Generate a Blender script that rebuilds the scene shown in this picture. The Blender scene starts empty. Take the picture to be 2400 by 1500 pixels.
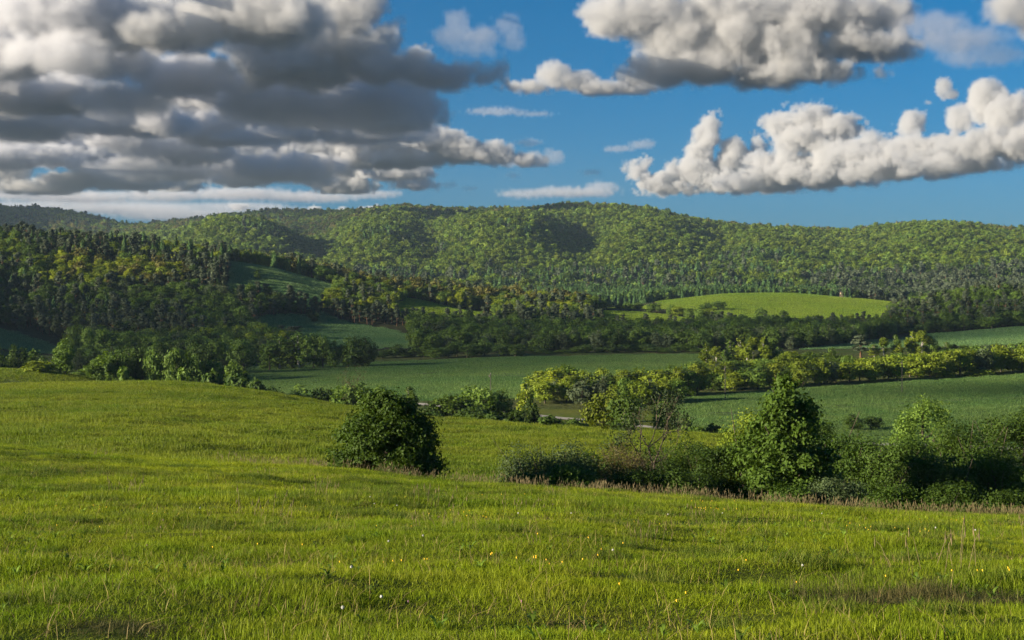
import bpy, math, random
import numpy as np
from mathutils import Vector

S = bpy.context.scene
COL = S.collection
# ------------------------------------------------------------------ camera, sky, sun, exposure
F = 3297.0          # focal length in photograph pixels (2400 wide)
HY = 700.0          # eye level row
CAMZ = 1.7
cam = bpy.data.cameras.new('camera'); cam_o = bpy.data.objects.new('camera', cam); COL.objects.link(cam_o)
cam_o.location = (0, 0, CAMZ); cam_o.rotation_euler = (math.radians(90) - math.atan(50 / F), 0, 0)
cam.sensor_width = 36; cam.lens = 36 * F / 2400; cam.clip_start = .1; cam.clip_end = 60000
S.camera = cam_o
SUN_AZ = math.radians(-112); SUN_EL = math.radians(15)
world = bpy.data.worlds.new('World'); S.world = world; world.use_nodes = True
wn = world.node_tree
sky = wn.nodes.new('ShaderNodeTexSky'); sky.sky_type = 'NISHITA'; sky.sun_disc = False
sky.sun_elevation = SUN_EL; sky.sun_rotation = SUN_AZ
sky.altitude = 1000; sky.air_density = 1.0; sky.dust_density = 2.5; sky.ozone_density = 8.0
gam = wn.nodes.new('ShaderNodeHueSaturation'); gam.inputs['Saturation'].default_value = 1.15; gam.inputs['Hue'].default_value = .488; gam.inputs['Value'].default_value = .74
wn.links.new(sky.outputs[0], gam.inputs['Color']); wn.links.new(gam.outputs[0], wn.nodes['Background'].inputs[0])
wn.nodes['Background'].inputs[1].default_value = .052
sun_d = bpy.data.lights.new('sun', 'SUN'); sun_o = bpy.data.objects.new('sun', sun_d); COL.objects.link(sun_o)
sun_d.energy = 5.0; sun_d.angle = math.radians(.6); sun_d.color = (1, .86, .65)
tosun = Vector((math.sin(SUN_AZ) * math.cos(SUN_EL), math.cos(SUN_AZ) * math.cos(SUN_EL), math.sin(SUN_EL)))
sun_o.rotation_euler = tosun.to_track_quat('Z', 'Y').to_euler()
vs = S.view_settings
vs.view_transform = 'Standard'; vs.look = 'None'; vs.gamma = 1; vs.exposure = 1.5; vs.use_curve_mapping = False
cy = S.cycles
cy.use_denoising = True
cy.max_bounces = 7; cy.diffuse_bounces = 3; cy.glossy_bounces = 1; cy.transmission_bounces = 3; cy.transparent_max_bounces = 4
cy.volume_bounces = 5; cy.volume_step_rate = 2.3; cy.volume_max_steps = 200
cy.sample_clamp_indirect = 4
cy.use_adaptive_sampling = True; cy.adaptive_threshold = .015

# ------------------------------------------------------------------ small helpers
def tag(o, label=None, cat=None, group=None, kind=None):
    for k, v in (('label', label), ('category', cat), ('group', group), ('kind', kind)):
        if v: o[k] = v
    return o
def mesh(name, v, f, mat=None, smooth=False, attr=None):
    """v (N,3), f (M,3|4) arrays -> mesh; attr per-vertex float 'v'"""
    me = bpy.data.meshes.new(name)
    v = np.asarray(v, dtype=np.float32); f = np.asarray(f, dtype=np.int32)
    k = f.shape[1]
    me.vertices.add(len(v)); me.vertices.foreach_set('co', v.ravel())
    me.loops.add(f.size); me.loops.foreach_set('vertex_index', f.ravel())
    me.polygons.add(len(f)); me.polygons.foreach_set('loop_start', np.arange(0, f.size, k, dtype=np.int32))
    me.polygons.foreach_set('use_smooth', np.full(len(f), smooth))
    if attr is not None:
        a = me.attributes.new('v', 'FLOAT', 'POINT'); a.data.foreach_set('value', np.asarray(attr, dtype=np.float32))
    me.update(calc_edges=True)
    if mat: me.materials.append(mat)
    return me
def link(name, me, parent=None):
    o = bpy.data.objects.new(name, me); COL.objects.link(o)
    if parent: o.parent = parent
    return o
def empty(name, loc, rz=0, sc=(1, 1, 1)):
    o = bpy.data.objects.new(name, None); COL.objects.link(o)
    o.location = loc; o.rotation_euler = (0, 0, rz); o.scale = sc; o.empty_display_size = .2
    return o
def P(px, py, d):
    return Vector(((px - 1200) / F * d, d, CAMZ + (HY - py) / F * d))
def fbm2(x, y, seed=0, octv=4, lac=2.03, gain=.5):
    """cheap lattice value noise, numpy, range about -1..1"""
    out = np.zeros_like(x, dtype=np.float64); amp = 1.0; tot = 0
    for o in range(octv):
        xi = np.floor(x).astype(np.int64); yi = np.floor(y).astype(np.int64)
        xf = x - xi; yf = y - yi
        u = xf * xf * (3 - 2 * xf); w = yf * yf * (3 - 2 * yf)
        def h(a, b):
            n = (a * 374761393 + b * 668265263 + (seed + o) * 1442695041) & 0x7fffffff
            n = ((n ^ (n >> 13)) * 1274126177) & 0x7fffffff
            n = n ^ (n >> 16)
            return (n & 0xffff) / 32767.5 - 1
        out += amp * ((h(xi, yi) * (1 - u) + h(xi + 1, yi) * u) * (1 - w) + (h(xi, yi + 1) * (1 - u) + h(xi + 1, yi + 1) * u) * w)
        tot += amp; amp *= gain; x = x * lac + 17.3; y = y * lac - 9.1
    return out / tot

# ------------------------------------------------------------------ materials
def newmat(name):
    m = bpy.data.materials.new(name); m.use_nodes = True
    n = m.node_tree; n.nodes.clear()
    out = n.nodes.new('ShaderNodeOutputMaterial')
    return m, n, out
def nd(n, t, **kw):
    q = n.nodes.new(t)
    for k, v in kw.items():
        if k.startswith('i_'): q.inputs[k[2:].replace('_', ' ')].default_value = v
        else: setattr(q, k, v)
    return q
def mixc(n, a, b, fac, mode='MIX'):
    q = n.nodes.new('ShaderNodeMix'); q.data_type = 'RGBA'; q.blend_type = mode
    for s, v in ((q.inputs[0], fac), (q.inputs[6], a), (q.inputs[7], b)):
        if isinstance(v, (int, float)): s.default_value = v
        elif isinstance(v, tuple): s.default_value = (*v, 1)
        else: n.links.new(v, s)
    return q.outputs[2]
def noise_of(n, scale, detail=4, rough=.55, vec=None, lo=.35, hi=.65):
    q = nd(n, 'ShaderNodeTexNoise', i_Scale=scale, i_Detail=detail, i_Roughness=rough)
    if vec is None: vec = nd(n, 'ShaderNodeNewGeometry').outputs['Position']
    n.links.new(vec, q.inputs['Vector'])
    r = nd(n, 'ShaderNodeMapRange'); r.inputs[1].default_value = lo; r.inputs[2].default_value = hi
    n.links.new(q.outputs[0], r.inputs[0])
    return r.outputs[0]
def leaf_mat(name, ca, cb, rough=.55, transl=.35, warm=None, spec=.12, jit=.25):
    """leaves: colour between ca and cb by leaf and by plant, part of the light passes through"""
    m, n, out = newmat(name)
    at = nd(n, 'ShaderNodeAttribute', attribute_name='v'); oi = nd(n, 'ShaderNodeObjectInfo')
    c = mixc(n, ca, cb, at.outputs['Fac'])
    c2 = mixc(n, c, warm or cb, oi.outputs['Random'])
    c = mixc(n, c, c2, .6)
    hs = nd(n, 'ShaderNodeHueSaturation')
    mr = nd(n, 'ShaderNodeMapRange'); mr.inputs[3].default_value = 1 - jit; mr.inputs[4].default_value = 1 + jit
    mul = nd(n, 'ShaderNodeMath', operation='MULTIPLY'); mul.inputs[1].default_value = 7.31
    fr = nd(n, 'ShaderNodeMath', operation='FRACT')
    n.links.new(oi.outputs['Random'], mul.inputs[0]); n.links.new(mul.outputs[0], fr.inputs[0]); n.links.new(fr.outputs[0], mr.inputs[0])
    n.links.new(mr.outputs[0], hs.inputs['Value']); n.links.new(c, hs.inputs['Color'])
    b = nd(n, 'ShaderNodeBsdfPrincipled', i_Roughness=rough)
    b.inputs['Specular IOR Level'].default_value = spec
    n.links.new(hs.outputs[0], b.inputs['Base Color'])
    t = nd(n, 'ShaderNodeBsdfTranslucent')
    tc = mixc(n, hs.outputs[0], (1.0, 1.0, .35), 1.0, 'MULTIPLY')
    n.links.new(tc, t.inputs[0])
    mx = nd(n, 'ShaderNodeMixShader'); mx.inputs[0].default_value = transl
    n.links.new(b.outputs[0], mx.inputs[1]); n.links.new(t.outputs[0], mx.inputs[2]); n.links.new(mx.outputs[0], out.inputs[0])
    return m
def bark_mat(name, ca, cb, sc=6.0):
    m, n, out = newmat(name)
    tc = nd(n, 'ShaderNodeTexCoord'); mp = nd(n, 'ShaderNodeMapping'); mp.inputs['Scale'].default_value = (sc, sc, sc * .25)
    n.links.new(tc.outputs['Object'], mp.inputs[0])
    f = noise_of(n, 2.0, 6, .65, mp.outputs[0])
    b = nd(n, 'ShaderNodeBsdfPrincipled', i_Roughness=.9); b.inputs['Specular IOR Level'].default_value = .1
    n.links.new(mixc(n, ca, cb, f), b.inputs['Base Color'])
    bp = nd(n, 'ShaderNodeBump', i_Strength=.6, i_Distance=.05); n.links.new(f, bp.inputs['Height']); n.links.new(bp.outputs[0], b.inputs['Normal'])
    n.links.new(b.outputs[0], out.inputs[0])
    return m
def ground_mat(name, ca, cb, cc=None, s1=.02, s2=.35, bump=.5, stretch=1.0):
    """grassland soil seen through its grass: two scales of patchy colour and a fine relief"""
    m, n, out = newmat(name)
    g = nd(n, 'ShaderNodeNewGeometry'); mp = nd(n, 'ShaderNodeMapping'); mp.inputs['Scale'].default_value = (1 / stretch, 1, 1)
    n.links.new(g.outputs['Position'], mp.inputs[0])
    f1 = noise_of(n, s1, 5, .6, mp.outputs[0]); f2 = noise_of(n, s2, 6, .65, mp.outputs[0], .3, .7)
    c = mixc(n, ca, cb, f2)
    if cc: c = mixc(n, c, cc, f1)
    b = nd(n, 'ShaderNodeBsdfPrincipled', i_Roughness=.95); b.inputs['Specular IOR Level'].default_value = .05
    n.links.new(c, b.inputs['Base Color'])
    bp = nd(n, 'ShaderNodeBump', i_Strength=bump, i_Distance=1.0 / s2 * .25); n.links.new(f2, bp.inputs['Height']); n.links.new(bp.outputs[0], b.inputs['Normal'])
    n.links.new(b.outputs[0], out.inputs[0])
    return m
def plain_mat(name, ca, cb, rough=.8, sc=3.0, metal=0):
    m, n, out = newmat(name)
    f = noise_of(n, sc, 5, .6)
    b = nd(n, 'ShaderNodeBsdfPrincipled', i_Roughness=rough, i_Metallic=metal)
    n.links.new(mixc(n, ca, cb, f), b.inputs['Base Color']); n.links.new(b.outputs[0], out.inputs[0])
    return m
def blade_mat(name, ca, cb, cdry, s1=.06, dry=.25, transl=.45):
    """grass blades: greens and dry straw in patches across the field and blade by blade"""
    m, n, out = newmat(name)
    at = nd(n, 'ShaderNodeAttribute', attribute_name='v')
    f1 = noise_of(n, s1, 5, .6, None, .38, .62); f2 = noise_of(n, s1 * 9, 3, .6, None, .3, .7)
    c = mixc(n, ca, cb, f1)
    dm = nd(n, 'ShaderNodeMath', operation='MULTIPLY'); n.links.new(f2, dm.inputs[0]); n.links.new(at.outputs['Fac'], dm.inputs[1])
    dm2 = nd(n, 'ShaderNodeMath', operation='MULTIPLY'); n.links.new(dm.outputs[0], dm2.inputs[0]); dm2.inputs[1].default_value = dry * 2
    c = mixc(n, c, cdry, dm2.outputs[0])
    hs = nd(n, 'ShaderNodeHueSaturation'); mr = nd(n, 'ShaderNodeMapRange'); mr.inputs[3].default_value = .45; mr.inputs[4].default_value = 1.45
    n.links.new(at.outputs['Fac'], mr.inputs[0]); n.links.new(mr.outputs[0], hs.inputs['Value']); n.links.new(c, hs.inputs['Color'])
    b = nd(n, 'ShaderNodeBsdfPrincipled', i_Roughness=.5); b.inputs['Specular IOR Level'].default_value = .12
    n.links.new(hs.outputs[0], b.inputs['Base Color'])
    t = nd(n, 'ShaderNodeBsdfTranslucent'); n.links.new(hs.outputs[0], t.inputs[0])
    mx = nd(n, 'ShaderNodeMixShader'); mx.inputs[0].default_value = transl
    n.links.new(b.outputs[0], mx.inputs[1]); n.links.new(t.outputs[0], mx.inputs[2]); n.links.new(mx.outputs[0], out.inputs[0])
    return m

M = {
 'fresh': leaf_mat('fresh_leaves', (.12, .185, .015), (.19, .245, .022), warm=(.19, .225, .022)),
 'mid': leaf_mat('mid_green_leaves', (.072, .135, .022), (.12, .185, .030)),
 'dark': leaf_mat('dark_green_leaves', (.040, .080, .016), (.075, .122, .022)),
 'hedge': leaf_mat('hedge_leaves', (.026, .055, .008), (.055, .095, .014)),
 'maple': leaf_mat('maple_leaves', (.034, .072, .009), (.068, .115, .015)),
 'elder': leaf_mat('elder_leaves', (.036, .062, .020), (.075, .105, .042)),
 'yellow': leaf_mat('yellow_green_leaves', (.16, .215, .012), (.23, .26, .018)),
 'far': leaf_mat('beech_leaves', (.062, .130, .014), (.130, .190, .020), warm=(.15, .175, .016), jit=.35),
 'copper': leaf_mat('budding_leaves', (.10, .11, .028), (.145, .135, .036)),
 'grey': leaf_mat('grey_green_leaves', (.055, .085, .035), (.11, .14, .07)),
 'brown': leaf_mat('brown_twigs', (.055, .048, .02), (.10, .085, .035)),
 'spruce': leaf_mat('spruce_needles', (.035, .082, .022), (.065, .125, .032), transl=.2),
 'pine': leaf_mat('pine_needles', (.045, .070, .040), (.085, .105, .058), transl=.15),
 'weed': leaf_mat('weed_leaves', (.09, .17, .02), (.15, .23, .03)),
 'track': plain_mat('wheel_track', (.035, .055, .015), (.06, .07, .025), .95, .6),
 'bark': bark_mat('bark', (.055, .042, .03), (.12, .10, .075)),
 'pine_bark': bark_mat('pine_bark', (.10, .055, .03), (.17, .10, .06)),
 'pale_bark': bark_mat('pale_bark', (.22, .21, .18), (.38, .36, .32)),
 'straw': plain_mat('seed_heads', (.10, .085, .03), (.16, .12, .05)),
 'dandelion': plain_mat('dandelion_fluff', (.3, .3, .26), (.38, .38, .34)),
 'buttercup': plain_mat('buttercup_petals', (.7, .42, .01), (.8, .5, .02)),
 'clover': plain_mat('clover_heads', (.32, .12, .22), (.42, .2, .3)),
 'pole': plain_mat('weathered_pole', (.03, .026, .02), (.055, .047, .04)),
 'timber': plain_mat('weathered_timber', (.22, .16, .10), (.32, .25, .17)),
 'wire': plain_mat('wire', (.12, .12, .12), (.2, .2, .2), .4, 3, .6),
 'porcelain': plain_mat('porcelain', (.12, .10, .09), (.18, .16, .14), .4),
 'gravel': plain_mat('gravel', (.22, .20, .16), (.32, .29, .24), .95, .8),
}

# ------------------------------------------------------------------ terrain: one height function
def line(*pts):                      # (px, depth, row) -> arrays px, depth, z
    a = np.array([(p[0], p[1], (p[3] if len(p) > 3 else CAMZ + (HY - p[2]) / F * p[1])) for p in pts], float)
    return a
Z = None
LINES = [
 line((-4000, 2, 0, -.1), (6500, 2, 0, -.1)),
 line((-4000, 11, 0, -.9), (0, 11, 0, -.92), (2400, 11, 0, -.98), (6500, 11, 0, -1.0)),
 line((-4000, 34, 0, -3.0), (0, 34, 0, -3.25), (1200, 34, 0, -3.45), (2400, 34, 0, -3.9), (6500, 34, 0, -4.2)),
 # crest of the meadow in front
 line((-4000, 70, 0, -6.0), (-400, 80, 1025), (0, 80, 1045), (400, 72, 1083), (700, 66, 1098), (1000, 62, 1130), (1200, 60, 1145), (1500, 58, 1165), (1800, 57, 1185), (2100, 56, 1205), (2400, 55, 1217), (2900, 54, 1235), (6500, 54, 0, -7.5)),
 # hollow behind the crest
 line((-4000, 100, 0, -8.5), (0, 100, 1062), (400, 96, 1094), (700, 92, 1118), (1000, 92, 1142), (1200, 92, 0, -11.6), (1500, 92, 0, -12.2), (2400, 92, 0, -13.2), (6500, 92, 0, -13.5)),
 line((-4000, 150, 0, -9.8), (0, 150, 970), (330, 150, 972), (700, 145, 1010), (1000, 135, 1060), (1400, 130, 1068), (1800, 130, 0, -15.5), (2400, 130, 0, -17.5), (6500, 130, 0, -19)),
 # ridge of the hill field
 line((-4000, 230, 0, -13), (-400, 230, 912), (0, 230, 905), (180, 232, 900), (330, 232, 894), (480, 228, 900), (600, 222, 919), (700, 215, 937), (820, 205, 955), (1020, 195, 984), (1400, 175, 1014), (1690, 165, 1031), (1900, 170, 0, -19), (2400, 190, 0, -21.5), (6500, 190, 0, -23)),
 # dip behind it, the bank at the left end, the valley floor
 line((-4000, 262, 0, -17), (-100, 258, 0, -17), (230, 258, 0, -18), (600, 258, 0, -20), (1000, 245, 0, -21.5), (1700, 225, 0, -22.5), (2400, 235, 0, -23.2), (6500, 235, 0, -24)),
 line((-4000, 292, 0, -8), (-1800, 292, 0, -9), (-400, 290, 862), (0, 288, 868), (110, 288, 871), (170, 288, 882), (240, 288, 894), (330, 288, 0, -20.5), (600, 288, 0, -22), (1200, 288, 0, -22), (1700, 280, 0, -22.8), (2400, 280, 0, -22.6), (6500, 280, 0, -22)),
 line((-4000, 345, 0, 0), (-2400, 345, 0, 0), (-1500, 345, 0, -8), (-700, 345, 0, -16), (0, 345, 0, -21), (560, 345, 0, -23), (800, 345, 0, -22), (1250, 345, 0, -21.4), (1580, 322, 938), (1900, 345, 912), (2400, 400, 880), (3000, 430, 866), (6500, 440, 0, -14)),
 line((-4000, 420, 0, 12), (-2000, 420, 0, 10), (-1300, 420, 0, 0), (-600, 430, 0, -14), (0, 440, 0, -22), (560, 440, 0, -23), (900, 440, 0, -21.4), (1300, 440, 0, -20.6), (1640, 440, 0, -20.6), (2000, 450, 0, -20.2), (2400, 470, 0, -19), (6500, 480, 0, -8)),
 line((-4000, 500, 0, 30), (-1600, 500, 0, 25), (-1000, 500, 0, 12), (-500, 505, 0, 0), (0, 510, 0, -21), (560, 500, 866), (800, 515, 854), (1200, 530, 838), (1620, 535, 832), (1900, 545, 824), (2400, 560, 812), (6500, 560, 0, 0)),
 # lower edge of the left pasture and of the wooded hill, the back right field
 line((-4000, 600, 0, 50), (-1150, 600, 0, 40), (-700, 600, 0, 22), (-300, 600, 0, 5), (-200, 600, 0, -12), (150, 600, 826), (560, 600, 0, -19), (800, 600, 0, -19.5), (1050, 610, 812), (1500, 620, 0, -19), (1900, 620, 0, -18.5), (2200, 640, 800), (2400, 640, 790), (6500, 640, 0, 12)),
 line((-4000, 700, 0, 70), (-850, 700, 0, 50), (-550, 700, 0, 36), (-250, 700, 0, 18), (0, 700, 745), (300, 700, 735), (600, 700, 745), (720, 720, 757), (900, 720, 775), (1100, 720, 0, -15.5), (1500, 720, 0, -17), (1900, 720, 0, -16), (2200, 715, 785), (2400, 715, 770), (6500, 715, 0, 18)),
 line((-4000, 780, 0, 105), (-900, 780, 0, 44), (-500, 780, 0, 36), (-250, 780, 0, 30), (0, 780, 640), (200, 780, 648), (400, 780, 655), (540, 775, 668), (690, 775, 692), (800, 780, 714), (1000, 780, 722), (1200, 780, 748), (1400, 780, 757), (1600, 790, 762), (1900, 800, 764), (2100, 780, 760), (2400, 780, 735), (6500, 780, 0, 30)),
 line((-4000, 860, 0, 100), (-900, 860, 0, 48), (-400, 860, 0, 44), (0, 860, 563), (200, 860, 583), (400, 860, 598), (500, 855, 610), (540, 850, 614), (640, 850, 630), (770, 850, 668), (950, 850, 699), (1140, 850, 738), (1400, 850, 732), (1640, 860, 752), (1900, 860, 757), (2060, 860, 750), (2250, 850, 708), (2400, 850, 702), (6500, 850, 0, 30)),
 line((-4000, 940, 0, 90), (-900, 940, 0, 52), (-400, 940, 0, 44), (0, 940, 0, 34), (400, 940, 0, 24), (560, 930, 630), (700, 930, 645), (850, 930, 676), (1100, 930, 700), (1250, 930, 712), (1400, 930, 722), (1560, 950, 722), (1700, 960, 722), (1900, 960, 728), (2080, 960, 735), (2250, 940, 0, 0), (2400, 940, 0, 0), (6500, 940, 0, 20)),
 line((-4000, 1100, 0, 100), (-400, 1080, 0, 30), (0, 1080, 0, 20), (560, 1080, 0, 8), (1000, 1080, 0, -3), (1400, 1080, 0, -8), (1560, 1100, 706), (1700, 1100, 690), (1850, 1100, 688), (2000, 1100, 700), (2110, 1090, 713), (2300, 1080, 0, -8), (6500, 1080, 0, 5)),
 line((-4000, 1300, 0, 100), (0, 1300, 0, 15), (700, 1300, 0, 0), (1300, 1300, 0, -2), (1700, 1300, 0, -1), (2100, 1300, 0, -2), (2400, 1300, 0, 4), (6500, 1300, 0, 30)),
 line((-4000, 1550, 0, 110), (0, 1550, 0, 35), (700, 1550, 0, 22), (1200, 1550, 0, 17), (1700, 1550, 0, 20), (2100, 1550, 0, 20), (2400, 1550, 0, 26), (6500, 1550, 0, 60)),
 # spurs and gullies of the far wooded hills
 line((-4000, 1950, 0, 140), (0, 1950, 0, 70), (250, 1950, 592), (400, 1950, 583), (490, 1950, 532), (570, 1950, 528), (640, 1950, 539), (735, 1950, 604), (800, 1950, 577), (870, 1950, 539), (940, 1950, 557), (1000, 1950, 588), (1070, 1950, 554), (1140, 1950, 520), (1220, 1950, 519), (1290, 1950, 552), (1335, 1950, 584), (1368, 1950, 592), (1410, 1950, 578), (1480, 1950, 543), (1560, 1950, 556), (1650, 1950, 589), (1700, 1950, 602), (1760, 1950, 576), (1850, 1950, 581), (1960, 1950, 592), (2050, 1950, 590), (2160, 1950, 557), (2280, 1950, 566), (2400, 1950, 592), (2800, 1950, 580), (6500, 1950, 0, 60)),
 line((-4000, 2450, 0, 240), (-420, 2450, 0, 240), (-150, 2450, 0, 110), (200, 2450, 570), (420, 2450, 548), (520, 2450, 535), (640, 2450, 548), (735, 2450, 570), (800, 2450, 530), (880, 2450, 505), (960, 2450, 496), (1040, 2450, 508), (1120, 2450, 514), (1200, 2450, 510), (1320, 2450, 496), (1440, 2450, 497), (1560, 2450, 517), (1700, 2450, 541), (1850, 2450, 549), (1980, 2450, 556), (2100, 2450, 544), (2200, 2450, 540), (2400, 2450, 554), (2800, 2450, 575), (6500, 2450, 0, 60)),
 line((-4000, 3000, 0, 330), (-700, 3000, 0, 345), (-260, 3000, 0, 340), (-140, 3000, 0, 290), (0, 3000, 499), (120, 3000, 501), (210, 3000, 518), (300, 3000, 544), (420, 3000, 534), (560, 3000, 514), (700, 3000, 504), (830, 3000, 509), (960, 3000, 510), (1200, 3000, 508), (1400, 3000, 530), (1800, 3000, 590), (2400, 3000, 590), (6500, 3000, 0, 80)),  # left end, out of view, raised to shade the far left ridge
 line((-4000, 4200, 0, 300), (0, 4200, 0, 150), (6500, 4200, 0, 60)),
]
PXC = np.concatenate([np.arange(-4000, -160, 60), np.arange(-160, 2560, 8), np.arange(2560, 6600, 80)]).astype(float)
YR = np.concatenate([np.geomspace(2, 60, 90)[:-1], np.geomspace(60, 320, 110)[:-1], np.geomspace(320, 1200, 100)[:-1], np.geomspace(1200, 4200, 80)])
def pchip(xk, yk, x):
    h = np.diff(xk); d = np.diff(yk) / h
    m = np.zeros_like(yk)
    m[0], m[-1] = d[0], d[-1]
    for i in range(1, len(xk) - 1):
        if d[i - 1] * d[i] > 0:
            w1 = 2 * h[i] + h[i - 1]; w2 = h[i] + 2 * h[i - 1]
            m[i] = (w1 + w2) / (w1 / d[i - 1] + w2 / d[i])
    k = np.clip(np.searchsorted(xk, x) - 1, 0, len(xk) - 2)
    t = (x - xk[k]) / h[k]
    return (yk[k] * (1 + 2 * t) * (1 - t) ** 2 + h[k] * m[k] * t * (1 - t) ** 2 + yk[k + 1] * t * t * (3 - 2 * t) + h[k] * m[k + 1] * t * t * (t - 1))
def smooth_px(a, wpx):
    """gaussian over px on the irregular px grid"""
    u = np.arange(-4000, 6601, 8.0); b = np.interp(u, PXC, a)
    r = int(3 * wpx / 8); k = np.exp(-.5 * (np.arange(-r, r + 1) * 8 / wpx) ** 2); k /= k.sum()
    b = np.convolve(np.pad(b, r, mode='edge'), k, 'valid')
    return np.interp(PXC, u, b)
def build_grid():
    D = np.array([smooth_px(np.interp(PXC, l[:, 0], l[:, 1]), 25) for l in LINES])
    ZZ = np.array([smooth_px(np.interp(PXC, l[:, 0], l[:, 2]), 18 if l[:, 1].mean() > 1400 else 28) for l in LINES])
    G = np.zeros((len(YR), len(PXC)))
    for j in range(len(PXC)):
        G[:, j] = pchip(D[:, j], ZZ[:, j], YR)
    X = (PXC[None, :] - 1200) / F * YR[:, None]; Y = np.repeat(YR[:, None], len(PXC), 1)
    # relief: hummocks in the meadow, gentle waves farther out, gullies on the far hills
    G += fbm2(X / 3.2, Y / 2.0, 3, 3) * .20 * np.clip((Y - 4) / 8, 0, 1) * np.clip((110 - Y) / 30, 0, 1)
    G += fbm2(X / 10, Y / 5, 5, 3) * .5 * np.clip((Y - 85) / 30, 0, 1) * np.clip((330 - Y) / 60, 0, 1)
    G += fbm2(X / 60, Y / 60, 7, 3) * 1.2 * np.clip((Y - 560) / 150, 0, 1)
    G += fbm2(X / 130, Y / 260, 9, 4) * 9 * np.clip((Y - 1500) / 300, 0, 1) * np.clip((2600 - Y) / 500, .25, 1)
    return X, Y, G
GX, GY, GZ = build_grid()
LY = np.log(YR)
def height(x, y):
    x = np.asarray(x, float); y = np.maximum(np.asarray(y, float), 2.01)
    px = x / y * F + 1200
    fj = np.interp(px, PXC, np.arange(len(PXC))); fi = np.interp(y, YR, np.arange(len(YR)))
    j = np.clip(fj.astype(int), 0, len(PXC) - 2); i = np.clip(fi.astype(int), 0, len(YR) - 2)
    a = fj - j; b = fi - i
    return (GZ[i, j] * (1 - a) + GZ[i, j + 1] * a) * (1 - b) + (GZ[i + 1, j] * (1 - a) + GZ[i + 1, j + 1] * a) * b
def X_of(px, d): return (px - 1200) / F * d

def inpoly(px, y, poly):
    r = np.zeros(px.shape, bool)
    for k in range(len(poly)):
        (x1, y1), (x2, y2) = poly[k], poly[k - 1]
        c = ((y1 > y) != (y2 > y)) & (px < (x2 - x1) * (y - y1) / (y2 - y1 + 1e-9) + x1)
        r ^= c
    return r
CREST_PX = LINES[3][:, 0]; CREST_D = LINES[3][:, 1]
# zones in (direction px, depth m)
ZONES = {
 'valley_field': [(520, 505), (560, 360), (780, 335), (1060, 325), (1250, 330), (1280, 350), (1640, 400), (1640, 540), (1200, 532), (800, 518)],
 'riverside_field': [(1540, 320), (1600, 262), (1720, 240), (2000, 240), (2500, 235), (3200, 240), (3200, 440), (2400, 402), (1900, 347), (1580, 324)],
 'back_field': [(1880, 565), (2400, 572), (3200, 575), (3200, 730), (2400, 722), (2180, 722), (2050, 660)],
 'lower_pasture': [(590, 640), (640, 610), (1110, 600), (1090, 640), (1000, 680), (900, 722), (760, 745), (690, 735), (600, 700)],
 'upper_pasture': [(530, 740), (640, 745), (720, 752), (770, 790), (800, 840), (760, 856), (640, 862), (530, 858)],
 'ridge_field': [(925, 752), (1080, 755), (1200, 800), (1180, 845), (1140, 862), (950, 862)],
 'meadow_strip': [(1380, 800), (1660, 810), (1660, 880), (1500, 900), (1380, 880)],
 'hilltop_field': [(1550, 1010), (1640, 870), (1760, 862), (1900, 850), (2080, 860), (2140, 960), (2150, 1120), (2000, 1170), (1850, 1180), (1700, 1180), (1540, 1150)],
 'lit_glade': [(1440, 930), (1560, 940), (1560, 1000), (1300, 1010), (1300, 950)],
 'left_clearing': [(-400, 590), (-100, 575), (140, 575), (150, 605), (90, 640), (0, 655), (-400, 680)],
 'bank_top': [(-700, 274), (140, 276), (200, 282), (230, 300), (150, 318), (-700, 320)],
}
def zone_names(px, y):
    jx = fbm2(px / 30, y / 14, 21, 3) * 7; jy = fbm2(px / 40, y / 20, 22, 3) * .012 * y
    z = np.full(px.shape, 'woodland_floor', dtype=object)
    z[y < 560] = 'valley_floor'
    z[y > 1420] = 'far_hills'
    cd = np.interp(px, CREST_PX, CREST_D)
    z[(y < 300) & (px < 1760) & (px > 240)] = 'hill_field'
    z[(y < 268) & (px <= 240)] = 'hill_field'
    z[(y < 262) & (px < 1900) & (y < 200)] = 'hill_field'
    z[(y < 175)] = 'hill_field'
    z[y < cd + 18] = 'meadow'
    for n, pl in ZONES.items():
        z[inpoly(px + jx, y + jy, pl)] = n
    return z
GREEN_A, GREEN_B, GREEN_C = (.045, .075, .010), (.075, .115, .014), (.10, .11, .02)
GM = {
 'meadow': ground_mat('meadow_soil', (.030, .050, .008), (.055, .085, .012), (.06, .06, .015), .15, 2.5, .3),
 'hill_field': ground_mat('hill_grass', (.05, .085, .010), (.085, .125, .014), (.10, .11, .02), .05, .8, .6, 2.0),
 'valley_field': ground_mat('valley_grass', (.065, .135, .035), (.085, .16, .04), (.07, .15, .04), .012, .25, .35, 2.5),
 'field': ground_mat('field_grass', (.07, .115, .016), (.10, .145, .018), (.12, .145, .02), .012, .25, .4, 2.0),
 'pasture': ground_mat('pasture_grass', (.08, .16, .055), (.10, .185, .06), (.11, .17, .05), .012, .2, .4),
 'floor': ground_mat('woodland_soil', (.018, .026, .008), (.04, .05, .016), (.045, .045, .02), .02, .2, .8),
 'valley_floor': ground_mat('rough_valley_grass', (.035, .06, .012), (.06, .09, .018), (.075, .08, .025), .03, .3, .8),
}
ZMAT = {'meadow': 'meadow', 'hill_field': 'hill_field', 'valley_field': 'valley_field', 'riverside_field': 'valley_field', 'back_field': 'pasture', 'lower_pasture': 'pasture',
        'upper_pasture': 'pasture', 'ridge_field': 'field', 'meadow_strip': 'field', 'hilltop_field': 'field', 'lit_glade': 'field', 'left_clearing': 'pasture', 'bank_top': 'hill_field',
        'woodland_floor': 'floor', 'far_hills': 'floor', 'valley_floor': 'valley_floor'}
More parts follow.
